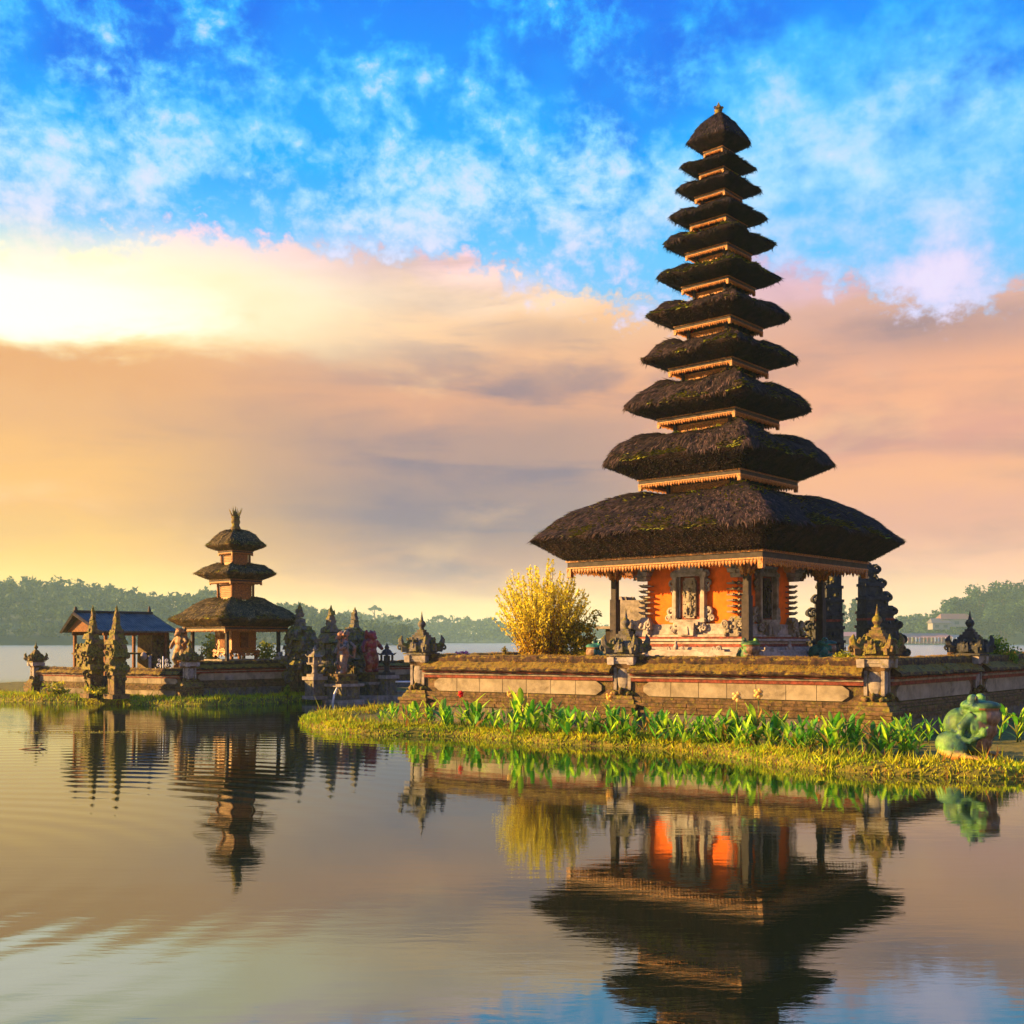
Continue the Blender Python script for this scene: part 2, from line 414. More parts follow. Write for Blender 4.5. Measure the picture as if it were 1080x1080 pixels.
yy = g.node('ShaderNodeSeparateXYZ', {0: ob}).outputs[1]
ruf = g.mr(yy, 40, 62, .010, .22)
nrm = g.bump(h, 1.0, .0048)
gl_ = g.node('ShaderNodeBsdfGlossy', {'Color': (.72, .82, .82, 1), 'Roughness': ruf, 'Normal': nrm})
df = g.node('ShaderNodeBsdfDiffuse', {'Color': (.010, .016, .008, 1), 'Normal': nrm})
fr = g.node('ShaderNodeFresnel', {'IOR': 1.33, 'Normal': nrm}).outputs[0]
fac = g.mr(fr, .02, .75, .36, .97); 
ms = g.node('ShaderNodeMixShader', {0: fac, 1: df.outputs[0], 2: gl_.outputs[0]}); g.K.new(ms.outputs[0], g.out.inputs[0])
MT['water'] = g.mat
# haze
g = G('haze air'); g.N.remove(g.b)
pv = g.node('ShaderNodeVolumePrincipled', {'Color': (.52, .88, .92, 1), 'Density': .00036, 'Anisotropy': 0.0}); g.K.new(pv.outputs[0], g.out.inputs['Volume'])
MT['haze'] = g.mat

# ------------------------------------------------------------------ water, haze
m = MB(); xs = [-1500, 1500]; m.add([[-1500, -150, 0], [1500, -150, 0], [1500, 1450, 0], [-1500, 1450, 0]], [(0, 1, 2, 3)])
setting(m.build('water', MT['water']))
m = MB(); m.box((0, 650, -1), (3040, 1660, 52)); setting(m.build('haze', MT['haze']), 'stuff')

# ------------------------------------------------------------------ foliage helpers
def leafcloud(m, c, r, n, size, ca, cb, flat=.0, shell=.55, seed=None):
    """n leaf quads spread in an ellipsoid, more of them near its surface"""
    d = rng.normal(size=(n, 3)); d /= np.linalg.norm(d, axis=1)[:, None]
    rad = shell + (1 - shell) * rng.random(n) ** .6
    rad *= 1 + .22 * vnoise(d + rng.uniform(0, 90, 3), 2.3)
    P = np.array(c) + d * rad[:, None] * np.array(r)
    A = rng.normal(size=(n, 3)); A /= np.linalg.norm(A, axis=1)[:, None]
    B = np.cross(A, rng.normal(size=(n, 3))); B /= np.linalg.norm(B, axis=1)[:, None]
    s = size * rng.uniform(.6, 1.3, n)[:, None]
    t = rng.random(n)[:, None]
    m.quads(P, A * s, B * s * .55, np.array(ca)[None, :3] * (1 - t) + np.array(cb)[None, :3] * t)

def tree(name, label, x, y, z0, h, w, clumps, per, leaf, ca, cb, group, kind='round', cat='tree'):
    t = thing(name, label, cat, (x, y, z0), 0, group)
    m = MB(); k = MB()
    th = h * (.45 if kind == 'round' else .85)
    k.tube([(0, 0, -1), (w * .02, 0, th * .5), (-w * .02, 0, th)], [h * .035, h * .026, h * .012], 7)
    for i in range(clumps):
        if kind == 'round':
            a = rng.uniform(0, 2 * math.pi); rr = math.sqrt(rng.random()) * w * .36; q = rng.random()
            top = math.sqrt(max(0, 1 - (rr / (w * .5)) ** 2))
            zc = h * (.32 + .58 * q * top); cr = w * rng.uniform(.13, .22)
            p = (rr * math.cos(a), rr * math.sin(a), zc); rd = (cr, cr, cr * .7)
        elif kind == 'umbrella':
            a = rng.uniform(0, 2 * math.pi); rr = math.sqrt(rng.random()) * w * .4
            zc = h * (.93 - .25 * (rr / w) - .1 * rng.random()); cr = w * rng.uniform(.12, .2)
            p = (rr * math.cos(a), rr * math.sin(a), zc); rd = (cr, cr, cr * .4)
        else:
            q = (i + .5) / clumps; rr = w * .34 * (1 - q) ** .8 * rng.random(); a = rng.uniform(0, 6.28)
            cr = w * (.42 * (1 - q) ** .7 + .07) * rng.uniform(.7, 1.1)
            p = (rr * math.cos(a), rr * math.sin(a), h * (.12 + .86 * q)); rd = (cr, cr, cr * .5)
        leafcloud(m, p, rd, per, leaf, ca, cb, shell=.35)
        if i % 2 == 0: k.tube([(0, 0, min(th * .8, p[2] * .7)), (p[0] * .5, p[1] * .5, p[2] * .85), (p[0] * .95, p[1] * .95, p[2])], [h * .014, h * .009, h * .004], 4)
    m.build('crown', MT['fol'], t); k.build('trunk', MT['bark'], t)
    return t

# ------------------------------------------------------------------ far shore: hills and forest
def prof(pts, px): return np.interp(px, [p[0] for p in pts], [p[1] for p in pts])
def hillrow(name, pts, D0, D1, treeh, per, leaf, ca, cb, step, fname, rows=4, back=120):
    """terrain from the shore D0 up to the ridge D1 whose skyline (with trees) follows pts"""
    pxs = np.arange(pts[0][0], pts[-1][0] + 1, 8.0); n = len(pxs)
    V = []; prof_t = [(-.02, -.03), (0, .02), (.12, .22), (.4, .6), (.75, .9), (1, 1), (1.25, .7), (1.7, -.02)]
    for t, hh in prof_t:
        D = D0 + (D1 - D0) * t
        ridge = Z(prof(pts, pxs), D1) - treeh * .85
        x = (pxs - 540) / F * D1 * (D / D1 if t <= 1 else 1)
        zz = np.maximum(ridge, 1.0) * hh
        V.append(np.stack([x, np.full(n, D), zz + (2.0 * vnoise(np.stack([x * .02, np.full(n, D) * .02, x * 0], 1), 1) if .1 < t < 1.3 else 0)], 1))
    k = len(prof_t); V = np.concatenate(V)
    f = [(r * n + i, r * n + i + 1, (r + 1) * n + i + 1, (r + 1) * n + i) for r in range(k - 1) for i in range(n - 1)]
    m = MB(); m.add(V, f, True); setting(m.build(name, MT['hill']))
    m = MB()
    for t in np.linspace(.02, 1.04, rows):
        D = D0 + (D1 - D0) * t
        hh = np.interp(t, [a for a, _ in prof_t], [b_ for _, b_ in prof_t])
        px = pts[0][0] + rng.uniform(0, step)
        while px < pts[-1][0]:
            w = treeh * rng.uniform(.55, 1.0); zr = max(1, Z(prof(pts, px), D1) - treeh * .85) * hh
            th = treeh * rng.uniform(.7, 1.15)
            c = np.array([X(px, D), D + rng.uniform(-8, 8), zr + th * .55])
            tone = rng.uniform(.75, 1.15)  # narrow tone spread, haze's low contrast put into the leaves
            for j in range(4):
                o = rng.normal(size=3) * np.array([.28, .28, .2]) * w
                leafcloud(m, c + o, (w * .38, w * .38, th * .28), per // 4, leaf, np.array(ca) * tone, np.array(cb) * tone, shell=.5)
            px += step * rng.uniform(.5, 1.5)
    setting(m.build(fname, MT['fol']), 'stuff')
ca, cb = (.020, .045, .010), (.06, .10, .02)
left_pts = [(-330, 600), (-150, 604), (-50, 607), (0, 611), (60, 612), (95, 616), (120, 618), (150, 625), (180, 629), (200, 630), (215, 626), (228, 627), (245, 634), (270, 636), (300, 638), (322, 640), (345, 646), (370, 653), (400, 664), (430, 674)]
hillrow('wooded_hillside', left_pts, 520, 700, 11, 90, 1.5, (.025, .055, .03), (.06, .10, .045), 11, 'far_forest', rows=7)  # leaf colours greyed and blued, putting distance haze into the foliage
mid_pts = [(290, 650), (340, 648), (358, 649), (378, 642), (393, 650), (403, 647), (420, 651), (437, 658), (446, 656), (460, 653), (472, 656), (485, 652), (503, 655), (517, 653), (530, 658), (543, 660), (580, 659), (632, 662), (700, 662), (800, 664), (950, 660), (1010, 658)]
hillrow('lake_headland', mid_pts, 1000, 1100, 15, 90, 2.0, ca, cb, 8, 'headland_forest', rows=4)
right_pts = [(860, 674), (900, 668), (940, 656), (956, 650), (970, 648), (982, 647), (1000, 648), (1020, 632), (1045, 622), (1075, 618), (1150, 612), (1300, 606)]
hillrow('shore_hill', right_pts, 640, 720, 10, 110, 1.2, (.015, .035, .015), (.045, .08, .03), 9, 'shore_forest', rows=6)
for i, (px, py, D, w, kind, lb) in enumerate([
        (395, 636, 1085, 14, 'umbrella', 'tall flat-topped tree standing above the headland forest ridge, left of the pale cloud'),
        (462, 648, 1090, 17, 'umbrella', 'open spreading tree on the headland ridge just right of the mossy wall pier'),
        (472, 652, 1090, 9, 'round', 'small rounded tree on the ridge beside the open spreading tree'),
        (517, 650, 1090, 13, 'umbrella', 'flat-crowned tree on the headland ridge left of the yellow bush'),
        (421, 648, 1088, 8, 'round', 'small narrow tree poking out of the ridge left of the mossy pier'),
        (219, 623, 690, 17, 'round', 'round-headed tree on the left hillside beside the three-tiered roof')]):
    h = Z(py, D) - Z(665 if i < 5 else 636, D)
    z0 = Z(py, D) - h * 1.0
    tree('ridge_tree', lb, X(px, D), D, z0, h, w, 12 if kind == 'round' else 9, 60, 1.1, (.03, .05, .02), (.06, .09, .03), 'trees standing out on the far ridge', kind)
bt = [(1012, 622, 600, 26, 'dark green tree at the left end of the big clump on the right shore'), (1034, 611, 610, 27, 'broad round-topped tree in the right shore clump, second from the left'),
      (1060, 604, 605, 28, 'tallest tree of the clump on the right shore'), (1092, 603, 615, 32, 'wide tree at the right edge of the photo on the shore'),
      (1026, 640, 590, 22, 'lower leafy tree at the foot of the right shore clump'), (1055, 632, 588, 26, 'lower bushy tree in the middle of the right shore clump'), (1088, 630, 588, 26, 'lower bushy tree at the right edge of the shore clump'),
      (985, 645, 600, 18, 'low rounded tree on the shore left of the houses')]
for px, py, D, w, lb in bt:
    h = Z(py, D) - 2
    tree('shore_tree', lb, X(px, D), D, 1.2, h, w, 26, 130, .85, (.012, .035, .018), (.045, .09, .035), 'big trees of the right shore clump')
tree('pine_tree', 'hazy conifer between the gate halves, the left and broader one', X(887, 560), 560, 1, Z(634, 560) - 1, 11, 20, 90, .7, (.03, .06, .03), (.07, .11, .05), 'conifers seen between the gate halves', 'cone')
tree('pine_tree', 'hazy conifer between the gate halves, the right and taller one', X(901, 560), 560, 1, Z(631, 560) - 1, 9, 20, 90, .7, (.03, .06, .03), (.07, .11, .05), 'conifers seen between the gate halves', 'cone')

# houses and flags on the right shore
def house(x, y, z, w, d, h, rh, wallc, roofc, label, rz=0):
    t = thing('house', label, 'house', (x, y, z), rz, 'houses on the far right shore')
    m = MB(); m.c = wallc; m.box((0, 0, 0), (w, d, h)); m.build('wall', MT['paint'], t)
    m = MB(); m.c = roofc
    a = w / 2 + .8; b_ = d / 2 + .8
    m.add([[-a, -b_, h], [a, -b_, h], [a, b_, h], [-a, b_, h], [-a * .8, 0, h + rh], [a * .8, 0, h + rh]], [(0, 1, 5, 4), (1, 2, 5), (2, 3, 4, 5), (3, 0, 4), (3, 2, 1, 0)])
    m.build('roof', MT['paint'], t)
    n = max(2, int(w // 5))
    for i in range(n):
        m = MB(); m.c = (.05, .06, .08); m.box(((i + .5) / n * w - w / 2, -d / 2 - .06, h * .3), (w / n * .45, .14, h * .4)); m.build('window', MT['paint'], t)
    return t
house(X(1006, 585), 585, Z(661, 585), 16, 8, 4, 3, (.22, .20, .20), (.14, .07, .06), 'long pale house with a brown hipped roof among the shore trees')
house(X(990, 582), 582, Z(664, 582), 9, 7, 3.5, 2.5, (.18, .17, .18), (.09, .08, .09), 'smaller grey-roofed house left of the long pale house')
house(X(975, 560), 560, .8, 26, 6, 3.0, 2.2, (.25, .08, .08), (.28, .12, .12), 'low long red boathouse at the water edge right of the gate')
house(X(1012, 562), 562, .8, 12, 6, 2.6, 1.8, (.28, .10, .09), (.32, .2, .18), 'short red shed at the water edge beside the long boathouse')
house(X(893, 530), 530, .8, 13, 6, 3.6, 2.0, (.20, .08, .10), (.28, .14, .16), 'reddish shed below the conifers between the gate halves')
fc = [((.6, .05, .04), 'red'), ((.7, .45, .05), 'yellow'), ((.65, .62, .6), 'white'), ((.06, .12, .45), 'blue'), ((.65, .2, .03), 'orange')]
for i in range(14):
    px = 957 + i * 4.0 + rng.uniform(-1, 1); D = 548
    c, cn = fc[i % 5]
    t = thing('banner', f'tiny {cn} upright banner on the far right shore, {["first","second","third","fourth","fifth","sixth","seventh","eighth","ninth","tenth","eleventh","twelfth","thirteenth","fourteenth"][i]} from the left', 'banner', (X(px, D), D, .6), 0, 'banners lining the far right shore')
    m = MB(); m.tube([(0, 0, 0), (0, 0, 3.4)], .07, 5); m.build('pole', MT['white'], t)
    m = MB(); m.c = c; m.box((.35, 0, 1.2), (.6, .08, 2.1), top=.7); m.build('cloth', MT['paint'], t)

# ------------------------------------------------------------------ islands
def smooth_closed(pts, k=3):
    P = np.array(pts, float)
    for _ in range(k):
        Q = np.roll(P, -1, 0); P = np.stack([P * .75 + Q * .25, P * .25 + Q * .75], 1).reshape(-1, 2)
    return P
def inward(P, d):
    T = np.roll(P, -1, 0) - np.roll(P, 1, 0); T /= np.linalg.norm(T, axis=1)[:, None] + 1e-9
    Nn = np.stack([-T[:, 1], T[:, 0]], 1)
    area = .5 * np.sum(P[:, 0] * np.roll(P[:, 1], -1) - np.roll(P[:, 0], -1) * P[:, 1])
    if area < 0: Nn = -Nn
    return P + Nn * d
def island(name, pts, levels):
    P = smooth_closed(pts); P = P + .05 * np.stack([vnoise(np.c_[P, P[:, :1] * 0], 2.0), vnoise(np.c_[P, P[:, :1] * 0], 2.0, 3)], 1)
    m = MB(); rings = []
    for d, z in levels:
        Q = inward(P, d); rings.append(np.c_[Q, np.full(len(Q), z) + (.02 * vnoise(np.c_[Q, Q[:, :1] * 0], 3) if d > 0 else 0)])
    n = len(P); V = np.concatenate(rings)
    f = [(k * n + i, k * n + (i + 1) % n, (k + 1) * n + (i + 1) % n, (k + 1) * n + i) for k in range(len(levels) - 1) for i in range(n)]
    area = .5 * np.sum(P[:, 0] * np.roll(P[:, 1], -1) - np.roll(P[:, 0], -1) * P[:, 1])
    top = list(range((len(levels) - 1) * n, len(levels) * n))
    f.append(tuple(top))
    if area < 0: f = [q[::-1] for q in f]
    m.add(V, f, True); o = m.build(name, MT['soil']); setting(o)
    return P, levels
def grass(P, levels, dmin, dmax, n, hmin, hmax, name, keep=None, ca=(.17, .29, .01), cb=(.52, .48, .010), cc=(.24, .10, .02)):
    """short blades on the bank, clumped"""
    k = len(P); i = rng.integers(0, k, n); f = rng.random(n)[:, None]
    Q = np.roll(P, -1, 0)
    seg = np.linalg.norm(Q - P, axis=1); pr = seg / seg.sum(); i = rng.choice(k, n, p=pr)
    base = P[i] * (1 - f) + Q[i] * f
    d = rng.uniform(dmin, dmax, n)
    I1 = inward(P, 1.0) - P
    B = base + I1[i] * d[:, None]
    z = np.interp(d, [a for a, _ in levels], [b_ for _, b_ in levels])
    pos = np.c_[B, z - .01]
    if keep is not None: q = keep(pos); pos = pos[q]; d = d[q]
    n = len(pos)
    cl = vnoise(pos, 5.0, 4)
    h = rng.uniform(hmin, hmax, n) * (1 + .7 * cl) * np.where(rng.random(n) < .04, 2.2, 1)
    a = rng.uniform(0, 6.28, n); w = .010 + .016 * rng.random(n)
    side = np.c_[np.cos(a) * w, np.sin(a) * w, np.zeros(n)]
    lean = np.c_[rng.normal(size=(n, 2)) * .45, np.ones(n)]; lean *= h[:, None]
    t = np.clip(.5 + .5 * vnoise(pos, 2.0, 9) + rng.normal(size=n) * .25, 0, 1)[:, None]
    col = np.array(ca) * (1 - t) + np.array(cb) * t
    r = rng.random(n)[:, None] < .12; col = np.where(r, np.array(cc), col)
    m = MB(); m.tris(pos - side, pos + side, pos + lean, col)
    return setting(m.build(name, MT['grass']), 'stuff')
def E(px, py, z=0): D = Dg(py, z); return (X(px, D), D)
main_pts = [E(314, 763), E(332, 770), E(375, 774.5), E(440, 776), E(481, 776.5), E(522, 780), E(583, 785), E(640, 787.5), E(700, 790), (E(740, 794)), E(780, 800), E(835, 809), E(891, 815), E(974, 819), E(1080, 822),
            E(1250, 824), (22, 17.5), (24, 30), (20, 42), (6, 45), (-1, 41), (-2.6, 35), (-3.4, 32), (-4.6, 30), (-5.5, 28.2)]
LV = [(-.15, -.15), (0, 0), (.06, .10), (.2, .15), (.5, .17), (.9, .13), (1.1, .10)]
PM, _ = island('island_ground', main_pts, LV)
front = lambda p: (p[:, 1] < 34) & (p[:, 0] < 12)
grass(PM, LV, -.02, .55, 60000, .03, .09, 'bank_grass', front)
grass(PM, LV, .4, 1.15, 9000, .06, .20, 'tall_grass', front, ca=(.14, .24, .01), cb=(.45, .40, .02))
left_pts2 = [E(-60, 737), E(0, 740), E(50, 741.5), E(100, 742), E(150, 744), E(200, 745), E(240, 744.5), E(300, 741), E(345, 738), (X(352, 40), 40), (X(400, 42), 42), (X(470, 44), 44), (X(480, 50), 50), (-12, 56), (-22, 52), (-24, 44)]
LV2 = [(-.15, -.15), (0, 0), (.1, .14), (.3, .2), (.8, .22), (1.2, .2)]
PL, _ = island('islet_ground', left_pts2, LV2)
grass(PL, LV2, -.02, 1.0, 30000, .05, .13, 'islet_grass', lambda p: (p[:, 1] < 42.5) & (p[:, 0] < -6))

# ------------------------------------------------------------------ thatch
def square_ring(n, K):
    """unit square perimeter with rounded corners, K per side"""
    t = (np.arange(K)) / K * 2 - 1
    t = np.sign(t) * (1 - (1 - np.abs(t)) ** 1.0)
    sides = [np.stack([t, -np.ones(K)], 1), np.stack([np.ones(K), t], 1), np.stack([-t, np.ones(K)], 1), np.stack([-np.ones(K), -t], 1)]
    P = np.concatenate(sides)
    q = (np.abs(P) ** n).sum(1) ** (1 / n)
    return P / q[:, None] * 2 ** (1 / n)      # corner reach stays at (1,1)
def thatch(parent, prof_, n, K, strands, seed, thick=.05, slen=.12, moss=.5, hip=.12, dark=(.022, .014, .010), lite=(.085, .05, .032)):
    """prof_: list (r, z, tag) from the underside frame out to the tip, over the top to the neck"""
    pr = []
    for a, b_ in zip(prof_[:-1], prof_[1:]):
        k = max(2, int(math.hypot(b_[0] - a[0], b_[1] - a[1]) / thick))
        for i in range(k): t = i / k; pr.append((a[0] + (b_[0] - a[0]) * t, a[1] + (b_[1] - a[1]) * t))
    pr.append(prof_[-1][:2])
    pr = np.array(pr)
    ps = pr.copy()
    for _ in range(2): ps[1:-1] = (ps[:-2] + 2 * ps[1:-1] + ps[2:]) / 4
    ring = square_ring(n, K); nr = len(ring); kp = len(ps)
    V = np.concatenate([np.c_[ring * r, np.full(nr, z)] for r, z in ps])
    rt = max(p[0] for p in prof_)
    it = int(np.argmax(ps[:, 0]))
    # corners: a gentle swelling of the hip; noise bumps
    dn = fbm(V, 2.2 / max(rt, .6) ** .3, seed, 4)
    outward = np.c_[V[:, :2] / (np.linalg.norm(V[:, :2], axis=1)[:, None] + 1e-6), np.full(len(V), .8)]
    amp = .085 * min(1, rt) ** 2 + .008
    kk = np.repeat(np.arange(kp), nr)
    fade = np.clip((kk - 1) / max(1, it) * 1.0, 0, 1)
    U2 = np.tile(ring, (kp, 1)); U2 = np.c_[U2, kk[:, None] * .018]
    groove = np.abs(vnoise(U2, 5.5, seed + 20)) + .6 * np.abs(vnoise(U2, 13, seed + 21))
    groove = .35 - groove * .6
    V = V + outward * ((amp * dn + .055 * min(1, rt) * groove) * fade)[:, None]
    # the hips stand higher than the sides
    cn = (np.abs(U2[:, :2]).min(1) / np.abs(U2[:, :2]).max(1)) ** 3
    zr = (V[:, 2] - ps[it, 1]) / (ps[:, 1].max() - ps[it, 1])
    V[:, 2] -= (1 - cn) * np.clip(zr, 0, 1) * (kk > it) * hip * min(1.2, rt)
    # drooping lumps along the eave
    f = (np.arange(kp - 1)[:, None] * nr + np.arange(nr)[None, :]).ravel(); j = (np.arange(kp - 1)[:, None] * nr + (np.arange(nr)[None, :] + 1) % nr).ravel()
    faces = np.stack([f, j, j + nr, f + nr], 1)
    t = np.clip(.35 + .8 * fbm(V * np.array([1, 1, .5]), 6, seed + 5, 3), 0, .8)[:, None]
    under = (kk < it)[:, None]
    col = np.array(dark) * (1 - t) + np.array(lite) * t
    col = np.where(under, col * np.array([1.15, .85, .7]), col)
    m = MB(); m.add(V, faces, True, col)
    # fibres lying down the slope
    G_ = V.reshape(kp, nr, 3)
    n1 = int(strands)
    # choose rows with probability ~ circumference
    w = ps[:-1, 0].copy(); w[:1] = 0; w = w / w.sum()
    row = rng.choice(kp - 1, n1, p=w); c = rng.integers(0, nr, n1); fr_ = rng.random(n1)[:, None]; fc_ = rng.random(n1)[:, None]
    A = G_[row, c]; B = G_[row, (c + 1) % nr]; C = G_[row + 1, c]; D_ = G_[row + 1, (c + 1) % nr]
    p = (A * (1 - fc_) + B * fc_) * (1 - fr_) + (C * (1 - fc_) + D_ * fc_) * fr_
    down = (A - C); down /= np.linalg.norm(down, axis=1)[:, None] + 1e-9
    along = (B - A); along /= np.linalg.norm(along, axis=1)[:, None] + 1e-9
    nm = np.cross(along, down); nm *= np.sign((nm[:, 2] * (row >= it) - nm[:, 2] * (row < it)))[:, None]
    L = slen * rng.uniform(.5, 1.3, n1)[:, None]
    top = (row >= it)[:, None]
    dirv = down + nm * rng.uniform(.0, .15, n1)[:, None] + along * rng.normal(size=n1)[:, None] * .25
    dirv = np.where(top, dirv, -down * .3 + nm * .4 + np.array([0, 0, -.5]) + along * rng.normal(size=n1)[:, None] * .3)
    wd = (.008 + .010 * rng.random(n1))[:, None] * min(1.3, .7 + .25 * rt)
    L = np.where(top, L, L * .22)
    tt = rng.random(n1)[:, None]; tt = tt ** 2.2; colr = (np.array(dark) * .7 * (1 - tt) + np.array(lite) * 2.4 * tt) * np.where(top, 1, .5)
    # moss and ferns catch along the eave line and in patches
    near = 4.0 * np.exp(-((row - it - 1.5) / 2.4) ** 2) * (row >= it) + .10 * (row > it)
    patch = np.clip(fbm(p, 2.2, seed + 9, 2) * 1.6 + .15, 0, 1)
    isg = (rng.random(n1) < near * patch * moss * 1.6)[:, None]
    g1 = np.array((.06, .10, .012)); g2 = np.array((.34, .30, .015)); gt = rng.random(n1)[:, None]
    colr = np.where(isg, g1 * (1 - gt) + g2 * gt, colr)
    q0 = p + nm * .004
    dirv = np.where(isg & top, dirv * .5 + nm * .5, dirv)
    wd = np.where(isg, wd * 1.9, wd)
    m.tris(q0 - along * wd, q0 + along * wd, q0 + dirv * np.where(isg, L * .75, L), colr)
    return m.build('thatch_roof', MT['thatch'], parent)

def eave(parent, r, z, h, teeth, seed=0, soff=None):
    """board frame under the thatch with a carved drop fringe"""
    m = MB()
    def ringbox(ro, ri, z0, z1):
        v = []
        for q, zz in ((ro, z0), (ro, z1), (ri, z1), (ri, z0)): v += [[-q, -q, zz], [q, -q, zz], [q, q, zz], [-q, q, zz]]
        f = [(a * 4 + i, a * 4 + (i + 1) % 4, ((a + 1) % 4) * 4 + (i + 1) % 4, ((a + 1) % 4) * 4 + i) for a in range(4) for i in range(4)]
        m.add(v, [q[::-1] for q in f])
    ringbox(r - h * .10, r - h * .7, z - h * .55, z - h * .14)
    o = m.build('eave_board', MT['wood'], parent)
    m = MB(); ringbox(r, r - h * .5, z - h * .14, z + h * .02); ringbox(r - h * .04, r - h * .45, z - h * .62, z - h * .52)
    # carved teeth
    s = 2 * r / teeth
    for k in range(4):
        m.frame((0, 0, 0), k * math.pi / 2)
        for i in range(teeth):
            x = -r + s * (i + .5); hh = h * (.36 + .10 * ((i % 3) == 1) + rng.uniform(-.03, .03))
            y = -r + h * .14
            m.add([[x - s * .46, y, z - h * .62], [x + s * .46, y, z - h * .62], [x + s * .30, y - .012, z - h * .62 - hh * .6], [x, y - .004, z - h * .62 - hh], [x - s * .30, y - .012, z - h * .62 - hh * .6],
                   [x - s * .46, y + .03, z - h * .62], [x + s * .46, y + .03, z - h * .62], [x, y + .03, z - h * .62 - hh]],
                  [(0, 1, 2, 3, 4), (5, 7, 6), (0, 4, 3, 7, 5), (1, 6, 7, 3, 2)])
        # corner drop
        m.box((-r + h * .25, -r + h * .25, z - h * 1.25), (h * .36, h * .36, h * .7), top=1.1)
        for i in range(teeth):   # bead row
            x = -r + s * (i + .5); m.box((x, -r - .004, z - h * .10), (s * .5, .02, h * .09))
    m.frame()
    m.build('carved_fringe', MT['gold'], parent)
    if soff:
        r2, z2 = soff
        m = MB(); m.loft([(r - h * .72, z - h * .56), (r - h * .72, z - h * .1), (r2, z2)], cap=False)  # outer lip is an added dark lining over the board's sunlit inner face
        m.build('soffit', MT['dark'], parent)
        m = MB(); nr_ = max(4, int(r * 5))
        for k in range(4):
            m.frame((0, 0, 0), k * math.pi / 2)
            for i in range(nr_):
                t = ((i + .5) / nr_ * 2 - 1)
                a = Vector((t * (r - h * .5), -(r - h * .5), z - h * .16)); b_ = Vector((t * r2, -r2, z2 - .03))
                m.tube([a, b_], .022 + .006 * r, 4, sm=False)
        m.frame(); m.loft([(r2 + .03, z2 - .08), (r2 + .03, z2 - .02), (r2 - .02, z2 - .02)], cap=False); m.build('rafter_set', MT['redp'], parent)

# ------------------------------------------------------------------ the eleven-tier meru
MC = (5.21, 27.5); TH = R(-41.6)
meru = thing('meru_tower', 'tall eleven-tiered temple tower with black thatched roofs over an orange walled hall', 'tower', (MC[0], MC[1], 0), TH)
# r_tip, z_tip, r_frame, z_frame, r_neck, z_hump
T = [(3.43, 4.58, 2.74, 4.05, .92, 5.80), (2.11, 6.49, 1.46, 6.09, .80, 7.31), (1.68, 7.88, 1.12, 7.63, .66, 8.60), (1.42, 9.13, .92, 8.90, .56, 9.72), (1.29, 10.2, .82, 9.95, .46, 10.72),
     (1.11, 11.18, .68, 10.96, .41, 11.64), (1.0, 12.03, .61, 11.81, .36, 12.44), (.87, 12.71, .527, 12.54, .31, 13.08), (.76, 13.42, .44, 13.23, .27, 13.74), (.67, 13.98, .36, 13.82, .22, 14.28), (.58, 14.60, .28, 14.37, .06, 15.34)]
for i, (rt, zt, rf, zf, rn, zh) in enumerate(T):
    if 3 <= i < 10: zh -= .05 + .008 * i
    hz = zh - zt
    sag = .055 * rt
    if i < 10:
        rh = rt * (.37 if i == 0 else .52 if i < 5 else .47)
        p = [(rf - .10, zf - .0), (rf + .02, zf + .01), (rt * .985, zt - .05 - .0 * sag), (rt, zt)]
        for t in (.97, .9, .8, .66, .5, .34, .18, .06, 0):
            p.append((rh + (rt - rh) * t, zt + hz * (1 - t ** (1.75 if i == 0 else 2.2))))
        p += [(rn + (rh - rn) * .5, zh - .03), (rn + .01, zh - .13), (rn - .06, zh - .17)]
    else:
        p = [(rf - .08, zf), (rf + .02, zf + .01), (rt * .985, zt - .04), (rt, zt)]
        for t in (.95, .85, .7, .52, .36, .22, .12, .04): p.append((rt * t, zt + hz * (1 - t ** 1.75)))
    big = (42000, 20000, 14000, 11000, 9000, 7000, 6000, 5000, 4500, 4000, 4500)[i]
    roof = thatch(meru, p, 16 if i < 5 else 10, (90, 60, 50, 44, 40, 36, 32, 30, 28, 26, 26)[i], big, i * 3, thick=(.07, .06, .05, .05, .05, .04, .04, .04, .04, .04, .04)[i],
                  slen=.10 + .03 * min(rt, 2.), moss=(.75, .8, .5, .6, .5, .45, .2, .06, .04, .04, .03)[i],
                  hip=.13 if i < 10 else .0, dark=(.007, .004, .006) if i < 5 else (.005, .004, .008), lite=(.038, .022, .020) if i < 5 else (.024, .016, .020))
    h = .10 + .085 * rf
    inner = (1.30, 4.42) if i == 0 else (T[i - 1][4] - .02, zf + .12)
    eave(meru, rf, zf, h, (62, 40, 32, 28, 26, 24, 22, 20, 18, 16, 14)[i], soff=inner)
    if i < 10:   # neck up to the next roof
        zn = T[i + 1][3]; z0 = zh - .25; zm = z0 + (zn - z0) * .66
        m = MB(); m.loft([(rn - .05, z0), (rn - .05, zm), (rn - .03, zm), (rn - .03, zm + .03), (rn - .08, zm + .03)])
        s_ = 0.05
        for k in range(4):
            m.frame((0, 0, 0), k * math.pi / 2)
            for a in np.arange(-rn + .08, rn - .05, .055):
                for zz in np.arange(z0 + .18, zm - .02, .05):
                    m.box((a + rng.uniform(-.01, .01), -rn + .045, zz), (.03, .02, .028), top=.4)
        m.frame(); m.build('carved_panel', MT['gold'], meru)
        m = MB(); m.loft([(rn - .12, zm), (rn - .12, zn + .15)]); m.build('neck_dark_fill', MT['dark'], meru)  # dark box in the neck opening, its inner shade given as colour
        for a, b_ in ((-1, -1), (1, -1), (1, 1), (-1, 1)):
            m = MB(); m.box((a * (rn - .02), b_ * (rn - .02), z0), (.055 + .02 * rn, .055 + .02 * rn, zn - z0 + .08)); m.build('corner_post', MT['wood'], meru)
